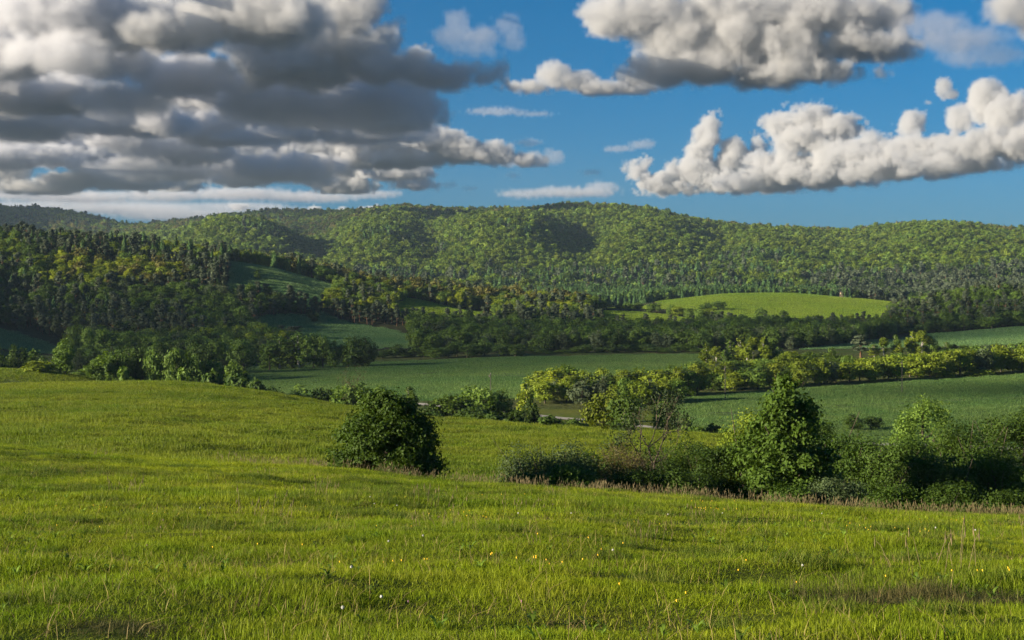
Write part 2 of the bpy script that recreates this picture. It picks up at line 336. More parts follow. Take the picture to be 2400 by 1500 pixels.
def build_terrain():
    ny, nx = GX.shape
    V = np.stack([GX, GY, GZ], -1).reshape(-1, 3)
    I = np.arange(ny * nx).reshape(ny, nx)
    Fc = np.stack([I[:-1, :-1], I[:-1, 1:], I[1:, 1:], I[1:, :-1]], -1).reshape(-1, 4)
    pxm = np.repeat(((PXC[:-1] + PXC[1:]) / 2)[None, :], ny - 1, 0).ravel(); ym = np.repeat(((YR[:-1] + YR[1:]) / 2)[:, None], nx - 1, 1).ravel()
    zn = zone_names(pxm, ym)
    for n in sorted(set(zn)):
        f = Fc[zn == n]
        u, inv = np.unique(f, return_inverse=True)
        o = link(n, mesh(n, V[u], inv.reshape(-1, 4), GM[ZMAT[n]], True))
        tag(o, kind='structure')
    # the ground goes on behind the camera
    xs = np.linspace(-2400, 3300, 40); ys = np.array([-3000, -1500, -600, -250, -100, -40, -15, -5, 0, 2.0])
    X, Y = np.meshgrid(xs, ys)
    Zb = np.where(Y > -40, -.05 - .02 * Y, .75) - np.clip((-Y - 60) / 400, 0, 1) * 6
    Zb = Zb - np.clip(np.abs(X) - 30, 0, 500) * .03
    Zb[-1, :] -= 0
    I = np.arange(X.size).reshape(X.shape)
    f = np.stack([I[:-1, :-1], I[:-1, 1:], I[1:, 1:], I[1:, :-1]], -1).reshape(-1, 4)
    o = link('meadow_behind', mesh('meadow_behind', np.stack([X, Y, Zb], -1).reshape(-1, 3), f, GM['meadow'], True)); tag(o, kind='structure')
build_terrain()

# ------------------------------------------------------------------ foliage geometry
def leaves(rng, C, size, out=None, flat=.0, aspect=1.6, bias=.6):
    """one rhombic leaf (two triangles as a quad) at each centre C; out = preferred facing"""
    n = len(C)
    nr = rng.normal(size=(n, 3)); nr /= np.linalg.norm(nr, axis=1)[:, None] + 1e-9
    if out is not None:
        nr = nr * (1 - bias) + out * bias; nr /= np.linalg.norm(nr, axis=1)[:, None] + 1e-9
    nr[:, 2] += flat; nr /= np.linalg.norm(nr, axis=1)[:, None] + 1e-9
    t = np.cross(nr, rng.normal(size=(n, 3))); t /= np.linalg.norm(t, axis=1)[:, None] + 1e-9
    b = np.cross(nr, t)
    s = size * rng.uniform(.6, 1.35, (n, 1))
    V = np.stack([C - t * s * .5 * aspect, C + b * s * .5 + nr * s * .08, C + t * s * .5 * aspect, C - b * s * .5 + nr * s * .08], 1).reshape(-1, 3)
    Fq = np.arange(4 * n).reshape(n, 4)
    return V, Fq, np.repeat(rng.uniform(0, 1, n), 4)
def crown_points(rng, lobes, clumps, per, spread, zflat=.7, shell=.16, zcut=None):
    """lobes (cx,cy,cz,rx,ry,rz): clumps near their surfaces, leaves gathered round each clump"""
    L = np.array(lobes, float)
    area = (L[:, 3] * L[:, 4] + L[:, 4] * L[:, 5] + L[:, 3] * L[:, 5]) ** 1.0
    k = rng.choice(len(L), clumps, p=area / area.sum())
    d = rng.normal(size=(clumps, 3)); d /= np.linalg.norm(d, axis=1)[:, None]
    r = 1 - np.abs(rng.normal(size=(clumps, 1))) * shell
    c = L[k, :3] + d * L[k, 3:] * r
    sp = spread * rng.uniform(.6, 1.5, (clumps, 1))
    C = np.repeat(c, per, 0) + rng.normal(size=(clumps * per, 3)) * np.repeat(sp, per, 0) * np.array([1, 1, zflat])
    o = np.repeat(d, per, 0)
    ok = C[:, 2] > (.03 if zcut is None else zcut)
    return C[ok], o[ok]
def tube(pts, rad, sides=6):
    pts = np.array(pts, float); n = len(pts); V = []
    for i in range(n):
        t = pts[min(i + 1, n - 1)] - pts[max(i - 1, 0)]; t /= np.linalg.norm(t) + 1e-9
        a = np.cross(t, [.31, .95, .05]); a /= np.linalg.norm(a) + 1e-9; b = np.cross(t, a)
        for k in range(sides):
            w = 2 * math.pi * k / sides
            V.append(pts[i] + (a * math.cos(w) + b * math.sin(w)) * rad[i])
    Fq = [(i * sides + k, i * sides + (k + 1) % sides, (i + 1) * sides + (k + 1) % sides, (i + 1) * sides + k) for i in range(n - 1) for k in range(sides)]
    return np.array(V), np.array(Fq)
def cat(parts):
    V = []; Fq = []; A = []; o = 0
    for p in parts:
        V.append(p[0]); Fq.append(p[1] + o); o += len(p[0])
        A.append(p[2] if len(p) > 2 else np.full(len(p[0]), .5))
    return np.concatenate(V), np.concatenate(Fq), np.concatenate(A)
def limbs(rng, h, r0, n, zs=(.25, .8), reach=.35, up=.5, sides=5, lean=.04, top=.92):
    """trunk with side limbs, h high"""
    k = 6
    sway = np.cumsum(rng.normal(size=(k, 2)) * lean * h / k, 0); sway[0] = 0
    T = [(sway[i, 0], sway[i, 1], h * top * i / (k - 1) - (.25 if i == 0 else 0)) for i in range(k)]
    parts = [tube(T, [r0 * (1.25 if i == 0 else 1) * (1 - i / (k - 1)) ** .8 + .006 * h for i in range(k)], sides + 1)]
    for q in range(n):
        f = rng.uniform(*zs); i = min(int(f / top * (k - 1)), k - 2); u = f / top * (k - 1) - i
        p0 = np.array(T[i]) * (1 - u) + np.array(T[i + 1]) * u
        a = rng.uniform(0, 2 * math.pi); L = h * reach * (1.15 - f) * rng.uniform(.7, 1.2)
        dr = np.array([math.cos(a), math.sin(a), up * rng.uniform(.6, 1.4)])
        pts = [p0, p0 + dr * L * .45 + rng.normal(size=3) * L * .06, p0 + dr * L * [.85, .85, 1] + [0, 0, L * .15] + rng.normal(size=3) * L * .08]
        rr = r0 * (1 - f) * .55 + .004 * h
        parts.append(tube(pts, [rr, rr * .6, rr * .2], sides))
    return cat(parts)

class Proto: pass
PROTO = {}
def proto(key, h, w, crown, trunk, leafmat, barkmat):
    p = Proto(); p.h = float(np.percentile(crown[0][:, 2], 99.3)); p.w = float(2 * np.percentile(np.abs(crown[0][:, :2]), 98.5))
    p.crown = mesh(key + '_crown', crown[0], crown[1], M[leafmat], False, crown[2])
    p.trunk = mesh(key + '_trunk', trunk[0], trunk[1], M[barkmat], True) if trunk is not None else None
    p.key = key
    # one-mesh version for far woods
    PROTO[key] = p
    return p
def whole(key):
    """crown and trunk in one mesh with two materials, for instancing in far woods"""
    p = PROTO[key]
    if p.trunk is None: return p.crown
    import bmesh
    bm = bmesh.new(); bm.from_mesh(p.crown)
    n0 = len(bm.faces)
    bm.from_mesh(p.trunk)
    bm.faces.ensure_lookup_table()
    for f in bm.faces[n0:]: f.material_index = 1
    me = bpy.data.meshes.new(key + '_whole'); bm.to_mesh(me); bm.free()
    me.materials.append(p.crown.materials[0]); me.materials.append(p.trunk.materials[0])
    return me

def round_lobes(rng, h, w, n=9, z0=.3, top=.82):
    L = [(0, 0, h * (z0 + top) / 2, w * .34, w * .34, h * (top - z0) * .5)]
    for i in range(n):
        a = rng.uniform(0, 2 * math.pi); f = rng.uniform(z0, top); prof = math.sin(math.pi * min(1, (f - z0 + .12) / (1.05 - z0 + .1))) ** .6
        rr = w * .30 * prof; q = w * rng.uniform(.15, .24)
        L.append((math.cos(a) * rr, math.sin(a) * rr, h * f, q, q, q * rng.uniform(.75, 1.0)))
    L.append((rng.normal() * w * .05, rng.normal() * w * .05, h * .86, w * .2, w * .2, h * .13))
    return L
def mk_round(key, seed, h, w, clumps, per, leaf, mat, bark='bark', z0=.28, n=9, nl=7, spread=None, flat=.25, top=.82, bias=.65):
    rng = np.random.default_rng(seed)
    C, o = crown_points(rng, round_lobes(rng, h, w, n, z0, top), clumps, per, spread or w * .045)
    return proto(key, h, w, leaves(rng, C, leaf, o, flat, bias=bias), limbs(rng, h, h * .022, nl, (.2, .75), .38), mat, bark)
def mk_bush(key, seed, h, w, clumps, per, leaf, mat, bark='bark', n=9, spread=None, nl=6, cone=0.0):
    rng = np.random.default_rng(seed); L = []
    for i in range(n):
        a = rng.uniform(0, 2 * math.pi); f = rng.uniform(.1, .82); rr = w * .32 * (1 - f * (.35 + cone)) * rng.uniform(.5, 1.1); q = w * rng.uniform(.16, .25) * (1 - f * (.25 + .5 * cone))
        L.append((math.cos(a) * rr, math.sin(a) * rr, max(q * .6, h * f), q, q, q * .9))
    L.append((0, 0, h * .42, w * .3, w * .3, h * .42)); L.append((0, 0, h * .8, w * .17 * (1 - cone * .4), w * .17 * (1 - cone * .4), h * .2))
    C, o = crown_points(rng, L, clumps, per, spread or w * .04)
    tr = []
    for i in range(nl):
        a = rng.uniform(0, 2 * math.pi); dr = np.array([math.cos(a) * .4, math.sin(a) * .4, 1])
        tr.append(tube([np.array([0, 0, -.2]), dr * h * .35, dr * h * .75 + rng.normal(size=3) * h * .06], [h * .02, h * .013, h * .004], 5))
    return proto(key, h, w, leaves(rng, C, leaf, o, .2), cat(tr), mat, bark)
def mk_spruce(key, seed, h, w, nleaf, leaf, mat='spruce', z0=.08, tiers=11):
    rng = np.random.default_rng(seed)
    f = z0 + (1 - z0) * (1 - np.sqrt(rng.uniform(0, 1, nleaf))) ; a = rng.uniform(0, 2 * math.pi, nleaf)
    saw = (f * tiers) % 1.0
    R = w * .5 * (1 - f) / (1 - z0) * (1.05 - .4 * saw) * (.82 + .18 * np.sin(a * 5 + f * 40)) + .01 * w
    r = R * (1 - np.abs(rng.normal(size=nleaf)) * .22)
    C = np.stack([np.cos(a) * r, np.sin(a) * r, h * f - r * .25], 1)
    o = np.stack([np.cos(a), np.sin(a), np.full(nleaf, .45)], 1); o /= np.linalg.norm(o, axis=1)[:, None]
    return proto(key, h, w, leaves(rng, C, leaf, o, .1, 2.0, .7), limbs(rng, h, h * .014, 0, top=.98), mat, 'bark')
def mk_pine(key, seed, h, w, clumps, per, leaf, mat='pine', z0=.4):
    rng = np.random.default_rng(seed); L = []
    for i in range(11):
        f = rng.uniform(z0, .95); a = rng.uniform(0, 2 * math.pi); rr = w * .34 * (1.1 - f) / (1.1 - z0) * rng.uniform(.4, 1.2); q = w * rng.uniform(.14, .24)
        L.append((math.cos(a) * rr, math.sin(a) * rr, h * f, q, q, q * .5))
    L.append((0, 0, h * .92, w * .2, w * .2, h * .07))
    C, o = crown_points(rng, L, clumps, per, w * .04, .5)
    return proto(key, h, w, leaves(rng, C, leaf, o, .5, 2.2), limbs(rng, h, h * .018, 9, (z0, .9), .3, .35), mat, 'pine_bark')
def mk_column(key, seed, h, w, clumps, per, leaf, mat, bark='pale_bark', z0=.12):
    rng = np.random.default_rng(seed); L = []
    for i in range(12):
        f = rng.uniform(z0, .92); a = rng.uniform(0, 2 * math.pi); prof = math.sin(math.pi * min(.97, (f - z0 + .18) / (1.12 - z0))) ** .7
        q = w * .26 * prof + .02 * w
        L.append((math.cos(a) * w * .2 * prof, math.sin(a) * w * .2 * prof, h * f, q, q, h * .09))
    C, o = crown_points(rng, L, clumps, per, w * .05, 1.2)
    return proto(key, h, w, leaves(rng, C, leaf, o, .1), limbs(rng, h, h * .016, 7, (.2, .85), .16, 1.6), mat, bark)
# mid-distance kinds (200 to 800 m)
for i in range(3):
    for nm, mt in (('fresh', 'fresh'), ('mid', 'mid'), ('dark', 'dark')):
        mk_round('round_%s_%d' % (nm, i), 10 + i * 7 + len(nm), 9, 7.5 + i * .8, 210, 13, .40, mt, z0=.16 + .04 * i, n=9 + 2 * i, spread=.42)
    mk_column('birch_%d' % i, 60 + i, 11, 4.0 + .5 * i, 150, 12, .36, 'fresh' if i != 1 else 'mid')
    mk_pine('pine_mid_%d' % i, 80 + i, 12, 6.0, 190, 12, .40, z0=.26)
mk_round('round_yellow_0', 31, 9, 7.5, 210, 13, .40, 'yellow', z0=.2)
mk_round('round_grey_0', 33, 9, 7.5, 200, 12, .38, 'grey', z0=.15)
mk_bush('shrub_mid_0', 41, 3.2, 4.2, 120, 12, .28, 'mid'); mk_bush('shrub_fresh_0', 43, 3.2, 4.4, 120, 12, .28, 'fresh'); mk_bush('shrub_dark_0', 44, 3.2, 4.2, 120, 12, .28, 'dark')
mk_round('sparse_brown_0', 47, 8, 6, 90, 9, .26, 'brown', z0=.25, nl=14)
# far kinds (over 800 m), few faces
for i in range(4):
    mk_round('far_round_%d' % i, 100 + i, 11, 9 + i, 64, 8, .95, 'far', z0=.2, n=6, nl=0, spread=.7, bias=.86)
mk_round('far_copper_0', 110, 11, 9, 64, 8, .95, 'copper', z0=.2, n=6, nl=0, spread=.7, bias=.86)
mk_round('far_yellow_0', 112, 11, 9.5, 64, 8, .95, 'yellow', z0=.2, n=6, nl=0, spread=.7, bias=.86)
mk_round('far_mid_0', 113, 11, 9, 64, 8, .95, 'mid', z0=.2, n=6, nl=0, spread=.7, bias=.86); mk_round('far_dark_0', 114, 11, 9, 64, 8, .95, 'dark', z0=.2, n=6, nl=0, spread=.7, bias=.86)
for i in range(2):
    mk_spruce('far_spruce_%d' % i, 120 + i, 13, 7.2, 360, 1.1); mk_pine('far_pine_%d' % i, 130 + i, 13, 6.5, 60, 7, 1.05, z0=.28)

# ------------------------------------------------------------------ instanced stuff
_protocol = {}
def proto_collection(name, meshes):
    c = bpy.data.collections.new(name)
    for i, me in enumerate(meshes):
        o = bpy.data.objects.new('%s_%02d' % (name, i), me); c.objects.link(o)
    return c
def scatter(name, meshes, pos, rot, sc, idx, label=None):
    me = bpy.data.meshes.new(name); n = len(pos)
    me.vertices.add(n); me.vertices.foreach_set('co', np.asarray(pos, np.float32).ravel())
    for nm, arr in (('rot', rot), ('sc', sc)):
        a = me.attributes.new(nm, 'FLOAT_VECTOR', 'POINT'); a.data.foreach_set('vector', np.asarray(arr, np.float32).ravel())
    a = me.attributes.new('idx', 'INT', 'POINT'); a.data.foreach_set('value', np.asarray(idx, np.int32))
    o = link(name, me)
    ng = bpy.data.node_groups.new(name, 'GeometryNodeTree')
    ng.interface.new_socket('Geometry', in_out='INPUT', socket_type='NodeSocketGeometry'); ng.interface.new_socket('Geometry', in_out='OUTPUT', socket_type='NodeSocketGeometry')
    N, L = ng.nodes, ng.links
    gi = N.new('NodeGroupInput'); go = N.new('NodeGroupOutput'); ip = N.new('GeometryNodeInstanceOnPoints')
    ci = N.new('GeometryNodeCollectionInfo'); ci.inputs['Collection'].default_value = proto_collection(name + '_kinds', meshes)
    ci.inputs['Separate Children'].default_value = True; ci.inputs['Reset Children'].default_value = True
    def at(nm, t):
        q = N.new('GeometryNodeInputNamedAttribute'); q.data_type = t; q.inputs[0].default_value = nm; return q.outputs[0]
    L.new(gi.outputs[0], ip.inputs['Points']); L.new(ci.outputs[0], ip.inputs['Instance']); ip.inputs['Pick Instance'].default_value = True
    L.new(at('idx', 'INT'), ip.inputs['Instance Index']); L.new(at('sc', 'FLOAT_VECTOR'), ip.inputs['Scale'])
    er = N.new('FunctionNodeEulerToRotation'); L.new(at('rot', 'FLOAT_VECTOR'), er.inputs[0]); L.new(er.outputs[0], ip.inputs['Rotation'])
    L.new(ip.outputs[0], go.inputs[0])
    md = o.modifiers.new('scatter', 'NODES'); md.node_group = ng
    tag(o, label, kind='stuff')
    return o

def fan_points(rng, px0, px1, d0, d1, spacing, jitter=.45):
    """jittered rows of points between two directions and two depths, spaced in metres"""
    P_ = []
    y = d0
    while y < d1:
        x0, x1 = X_of(px0, y), X_of(px1, y)
        n = max(1, int((x1 - x0) / spacing))
        xs = x0 + (np.arange(n) + rng.uniform(-jitter, jitter, n) + .5) * spacing
        ys = y + rng.uniform(-jitter, jitter, n) * spacing
        P_.append(np.stack([xs, ys], 1)); y += spacing * .87
    p = np.concatenate(P_)
    return p[rng.permutation(len(p))]
def visible(x, y, top, eps=0):
    """keep points whose top is not hidden behind nearer ground"""
    px = x / y * F + 1200
    j = np.clip(np.interp(px, PXC, np.arange(len(PXC))).round().astype(int), 0, len(PXC) - 1)
    ang = (GZ - CAMZ) / YR[:, None]
    run = np.maximum.accumulate(ang, 0)
    i = np.clip(np.searchsorted(YR, y) - 1, 0, len(YR) - 1)
    return (top - CAMZ) / y > run[i, j] - eps
ONES = ['', 'first', 'second', 'third', 'fourth', 'fifth', 'sixth', 'seventh', 'eighth', 'ninth', 'tenth', 'eleventh', 'twelfth', 'thirteenth', 'fourteenth', 'fifteenth', 'sixteenth', 'seventeenth', 'eighteenth', 'nineteenth']
TENS = {2: ('twenty', 'twentieth'), 3: ('thirty', 'thirtieth'), 4: ('forty', 'fortieth'), 5: ('fifty', 'fiftieth'), 6: ('sixty', 'sixtieth'), 7: ('seventy', 'seventieth')}
def ordinal(n):
    if n < 20: return ONES[n]
    t, o = divmod(n, 10)
    return TENS[t][1] if o == 0 else TENS[t][0] + '-' + ONES[o]
PR = random.Random(5)
def plant(name, key, px, top, d, wpx, label, catg='tree', group=None, rz=None, wy=None):
    """a plant of kind key rooted in the ground at direction px and depth d, its top at row top, wpx wide"""
    p = PROTO[key]; x = X_of(px, d); z = float(height(x, d))
    h = max(.8, CAMZ + (HY - top) / F * d - z); w = wpx / F * d
    s = w / p.w
    o = empty(name, (x, d, z - .05), PR.uniform(0, 6.28) if rz is None else rz, (s, s if wy is None else s * wy, h / p.h))
    tag(o, label, catg, group)
    if p.trunk: link('trunk', p.trunk, o)
    link('crown', p.crown, o)
    return o
def belt(items, lab, name, group, catg='tree'):
    """items (px, top, depth, wpx, key); labels count from the left"""
    items = sorted(items); n = len(items)
    for i, (px, top, d, w, key) in enumerate(items):
        if i == 0: who = 'leftmost'
        elif i == n - 1: who = 'rightmost'
        else: who = ordinal(i + 1)
        nm = name if not callable(name) else name(key)
        plant(nm, key, px, top, d, w, lab.format(('%s tree' % who) if who in ('leftmost', 'rightmost') else '%s tree from the left' % who), catg, group)

def kind_name(key):
    return 'birch_tree' if 'birch' in key else 'pine_tree' if 'pine' in key else 'spruce_tree' if 'spruce' in key else 'shrub' if 'shrub' in key else 'broadleaf_tree'
for i in range(2):
    mk_spruce('spruce_mid_%d' % i, 140 + i, 12, 7.4, 2000, .55)
RK = lambda *ks: PR.choice(ks)
def rowtops(x, pts):
    return float(np.interp(x, [p[0] for p in pts], [p[1] for p in pts]))
def row(px0, px1, step, tops, d, w, keys, dj=8, tj=9):
    out = []; x = px0
    while x <= px1:
        out.append((x + PR.uniform(-.3, .3) * step, rowtops(x, tops) + PR.uniform(-tj, tj), (rowtops(x, d) if isinstance(d, list) else d) + PR.uniform(-dj, dj), w * PR.uniform(.8, 1.25), PR.choice(keys)))
        x += step
    return out
FR = ['round_fresh_0', 'round_fresh_1', 'round_fresh_2']; MI = ['round_mid_0', 'round_mid_1', 'round_mid_2']; DK = ['round_dark_0', 'round_dark_1', 'round_dark_2']
BI = ['birch_0', 'birch_1', 'birch_2']; PI = ['pine_mid_0', 'pine_mid_1', 'pine_mid_2']

# ---- sunlit belts beyond the gravel road
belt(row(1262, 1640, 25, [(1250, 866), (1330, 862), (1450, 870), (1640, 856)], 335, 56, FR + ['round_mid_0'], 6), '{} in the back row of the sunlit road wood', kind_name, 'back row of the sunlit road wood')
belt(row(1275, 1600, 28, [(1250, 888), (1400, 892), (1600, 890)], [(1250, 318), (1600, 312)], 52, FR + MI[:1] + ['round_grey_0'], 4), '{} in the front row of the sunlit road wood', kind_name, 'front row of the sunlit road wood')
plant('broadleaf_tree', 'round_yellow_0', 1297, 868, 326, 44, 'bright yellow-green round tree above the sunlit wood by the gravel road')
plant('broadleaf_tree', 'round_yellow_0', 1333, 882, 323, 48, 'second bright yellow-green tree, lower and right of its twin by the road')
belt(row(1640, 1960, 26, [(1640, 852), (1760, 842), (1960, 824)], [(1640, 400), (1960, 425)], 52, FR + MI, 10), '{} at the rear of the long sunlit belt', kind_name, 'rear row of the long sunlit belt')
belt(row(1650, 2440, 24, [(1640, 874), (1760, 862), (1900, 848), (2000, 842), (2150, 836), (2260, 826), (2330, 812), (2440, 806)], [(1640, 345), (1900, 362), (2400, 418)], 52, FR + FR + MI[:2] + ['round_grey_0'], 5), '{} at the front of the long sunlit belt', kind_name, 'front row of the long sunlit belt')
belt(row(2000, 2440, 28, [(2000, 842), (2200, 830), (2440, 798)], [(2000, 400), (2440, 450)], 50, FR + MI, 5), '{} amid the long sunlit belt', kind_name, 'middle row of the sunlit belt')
for k, (px, top, d, w, key, lb) in enumerate([
 (2215, 862, 392, 46, 'shrub_fresh_0', 'pale rounded bush at the foot of the sunlit belt, near the right end'),
 (2290, 866, 398, 70, 'shrub_fresh_0', 'broad low bush under the sunlit belt beside a brownish bush'),
 (2330, 874, 402, 60, 'sparse_brown_0', 'low brownish bush at the lower edge of the sunlit belt')]):
    plant('shrub', key, px, top, d, w, lb, 'shrub')
belt([(1655, 806, 452, 34, 'birch_0'), (1680, 812, 448, 36, 'birch_2'), (1712, 800, 455, 36, 'birch_1'), (1738, 795, 450, 38, 'birch_0'), (1765, 791, 455, 38, 'birch_2'), (1790, 792, 452, 36, 'birch_0'), (1812, 797, 456, 34, 'birch_1'), (1700, 822, 440, 34, 'birch_1'), (1750, 815, 440, 36, 'birch_2')], '{} in the tall sunlit poplar clump', 'poplar_tree', 'tall sunlit poplar clump')
plant('pine_tree', 'pine_mid_0', 2018, 784, 500, 46, 'lone brownish pine with a bare trunk above the sunlit belt')
belt([(2050, 808, 505, 28, 'birch_0'), (2072, 792, 508, 24, 'birch_2'), (2098, 786, 508, 24, 'birch_1'), (2108, 806, 500, 26, 'birch_0'), (2140, 778, 512, 36, 'birch_0'), (2162, 775, 510, 38, 'birch_2'), (2178, 790, 512, 34, 'round_mid_0')], '{} in the birch group beside the lone pine', 'birch_tree', 'birch group by the lone pine')
belt([(2196, 808, 520, 24, 'round_dark_0'), (2218, 802, 522, 22, 'birch_1'), (2236, 806, 524, 20, 'round_dark_1'), (2258, 808, 526, 26, 'round_dark_2')], '{} in the little dark row by the back field', kind_name, 'little dark row at the back field')
belt(row(1830, 1990, 28, [(1830, 822), (1990, 830)], 480, 34, BI + MI, 6), '{} in the mixed row left of the lone pine', kind_name, 'mixed row left of the lone pine')
# ---- right-hand dark wood
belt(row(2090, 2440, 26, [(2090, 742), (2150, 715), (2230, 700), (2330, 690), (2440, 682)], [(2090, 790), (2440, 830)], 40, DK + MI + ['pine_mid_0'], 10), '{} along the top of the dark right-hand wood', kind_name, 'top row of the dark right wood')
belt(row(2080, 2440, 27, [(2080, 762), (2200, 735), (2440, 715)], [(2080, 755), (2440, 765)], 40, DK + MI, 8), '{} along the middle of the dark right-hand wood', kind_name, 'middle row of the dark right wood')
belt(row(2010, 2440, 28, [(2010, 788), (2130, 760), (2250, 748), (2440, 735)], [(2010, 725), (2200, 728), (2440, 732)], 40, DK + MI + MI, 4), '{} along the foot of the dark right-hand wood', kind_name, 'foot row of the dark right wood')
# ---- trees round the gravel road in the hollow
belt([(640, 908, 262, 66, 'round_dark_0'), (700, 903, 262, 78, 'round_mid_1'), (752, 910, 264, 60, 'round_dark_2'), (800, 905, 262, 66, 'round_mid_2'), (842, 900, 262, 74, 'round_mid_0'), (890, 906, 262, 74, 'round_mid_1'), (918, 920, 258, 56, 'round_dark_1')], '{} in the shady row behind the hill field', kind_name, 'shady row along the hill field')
for (px, top, d, w, key, lb) in [
 (957, 908, 262, 44, 'birch_1', 'slim dark tree left of the gravel road, beside a round shady bush'),
 (1003, 944, 255, 50, 'round_dark_1', 'small shady bush-like tree just left of the road bend'),
 (1062, 928, 256, 96, 'round_mid_0', 'wide shady willow in front of the valley field, left of its larger neighbour'),
 (1128, 908, 258, 92, 'round_mid_2', 'large shady willow before the valley field with a low forked trunk'),
 (1178, 916, 260, 78, 'round_mid_1', 'shady round willow left of the pale upright poplar'),
 (1110, 955, 238, 80, 'round_dark_2', 'low spreading dark tree on the slope edge under the willows'),
 (1232, 893, 270, 42, 'birch_0', 'pale upright poplar at the left end of the sunlit road wood'),
 (1240, 938, 222, 46, 'round_dark_0', 'dark upright tree in front of the pale poplar by the road'),
 (1412, 922, 205, 84, 'round_fresh_1', 'left of two full green trees beside the gravel road'),
 (1462, 926, 200, 92, 'round_mid_0', 'right of two full green trees beside the gravel road'),
 (1560, 940, 208, 62, 'round_mid_2', 'green tree right of the two full trees, over the road'),
 ]:
    plant('broadleaf_tree', key, px, top, d, w, lb)
belt([(980, 968, 215, 46, 'shrub_dark_0'), (1020, 966, 216, 50, 'shrub_dark_0'), (1160, 970, 215, 60, 'shrub_dark_0'), (1205, 962, 212, 56, 'shrub_dark_0'), (1290, 976, 205, 60, 'shrub_dark_0'), (1345, 982, 200, 62, 'shrub_mid_0'), (1610, 978, 215, 50, 'shrub_mid_0'), (1640, 1000, 190, 52, 'shrub_mid_0'), (1668, 996, 205, 48, 'shrub_dark_0'), (1700, 1004, 195, 50, 'shrub_mid_0')], '{} among low bushes at the lower hill field edge', 'shrub', 'low bushes on the lower hill field edge', 'shrub')
plant('shrub', 'round_dark_1', 2000, 972, 262, 52, 'left of two dark bushy trees at the foot of the right-hand field', 'shrub')
plant('shrub', 'round_dark_2', 2042, 976, 264, 50, 'right of two dark bushy trees at the foot of the right-hand field', 'shrub')
# ---- left belt
plant('broadleaf_tree', 'round_mid_1', 153, 797, 289, 62, 'tall dense tree standing alone on the grassy bank at the left')
plant('shrub', 'shrub_fresh_0', 80, 846, 287, 66, 'sunlit round bush on the grassy bank left of the tall dense tree', 'shrub')
belt(row(200, 580, 26, [(200, 858), (240, 828), (330, 826), (390, 824), (450, 842), (580, 864)], [(200, 302), (580, 290)], 54, DK + MI + ['birch_1', 'round_mid_0'], 5), '{} in the dim belt behind the hill crest', kind_name, 'dim belt behind the hill field')
belt([(290, 862, 270, 52, 'shrub_mid_0'), (430, 866, 268, 60, 'shrub_mid_0'), (500, 874, 265, 60, 'shrub_dark_0'), (560, 882, 262, 66, 'shrub_dark_0'), (605, 894, 258, 60, 'shrub_dark_0'), (232, 884, 268, 26, 'shrub_dark_0')], '{} among low bushes behind the hill field crest', 'shrub', 'low bushes behind the hill field crest', 'shrub')
belt(row(-20, 120, 24, [(-20, 815), (60, 822), (130, 838)], 345, 44, DK + BI[1:2], 8), '{} in the dark copse behind the left bank', kind_name, 'dark copse behind the bank')
plant('broadleaf_tree', 'round_mid_0', 500, 797, 462, 58, 'left of two round-crowned trees in front of the dark wooded hill')
plant('broadleaf_tree', 'round_mid_2', 570, 795, 458, 68, 'right of two round-crowned trees in front of the dark wooded hill')
belt(row(628, 884, 26, [(628, 798), (760, 792), (884, 800)], 482, 50, MI + DK[:1] + BI[1:2], 4), '{} in the even row behind the valley field', kind_name, 'even row behind the valley field')
belt(row(300, 480, 30, [(300, 812), (480, 812)], 420, 50, MI + DK, 20), '{} in the thicket below the wooded left hill', kind_name, 'thicket below the wooded hill')
belt(row(180, 480, 28, [(180, 770), (210, 766), (300, 795), (480, 790)], 520, 42, MI + DK + BI[1:2], 20), '{} along the lower fringe of the wooded hill', kind_name, 'lower fringe of the wooded hill')
belt(row(900, 1230, 24, [(900, 812), (1000, 815), (1080, 802), (1150, 800), (1230, 815)], 545, 40, MI + DK + BI[1:2], 6), '{} in the shaded row behind the valley field', kind_name, 'shaded row behind the valley field')
belt(row(1250, 1640, 26, [(1250, 818), (1400, 816), (1500, 808), (1640, 812)], 560, 40, MI + DK, 8), '{} in the shaded row right behind the field', kind_name, 'shaded row at the field right end')
# ---- single trees on the pastures
for (px, top, d, w, key, nm, lb) in [
 (605, 631, 800, 20, 'birch_1', 'broadleaf_tree', 'single small tree standing on the upper pasture'),
 (735, 728, 720, 30, 'round_dark_0', 'broadleaf_tree', 'dark round tree at the upper rim of the lower pasture'),
 (660, 762, 655, 36, 'pine_mid_1', 'pine_tree', 'left of two dark pines on the lower pasture'),
 (690, 764, 650, 34, 'pine_mid_2', 'pine_tree', 'right of two dark pines on the lower pasture'),
 (625, 665, 745, 26, 'pine_mid_0', 'pine_tree', 'flat-topped dark pine at the wood edge below the upper pasture'),
 (675, 690, 745, 24, 'pine_mid_1', 'pine_tree', 'small dark pine alone between the upper pasture and the dark wood'),
 (1655, 710, 940, 34, 'round_dark_1', 'shrub', 'left bush of the clump on the sunlit hilltop field'),
 (1682, 706, 945, 36, 'round_dark_2', 'shrub', 'right bush of the clump, casting a shadow on the hilltop field'),
 (1785, 722, 850, 30, 'round_mid_0', 'broadleaf_tree', 'round tree below the hilltop field, left of its brighter neighbour'),
 (1837, 727, 845, 24, 'round_mid_2', 'broadleaf_tree', 'round bright tree rising alone below the hilltop field'),
 (1905, 742, 850, 34, 'sparse_brown_0', 'shrub', 'reddish brown thin bush at the foot of the hilltop field')]:
    plant(nm, key, px, top, d, w, lb, 'shrub' if nm == 'shrub' else 'tree')
belt(row(1400, 1720, 24, [(1400, 706), (1500, 708), (1640, 722), (1720, 735)], [(1400, 925), (1560, 905), (1720, 850)], 28, FR + MI + MI + DK[:1], 8, 4), '{} in the hedge line left of the hilltop field', kind_name, 'hedge line by the hilltop field')

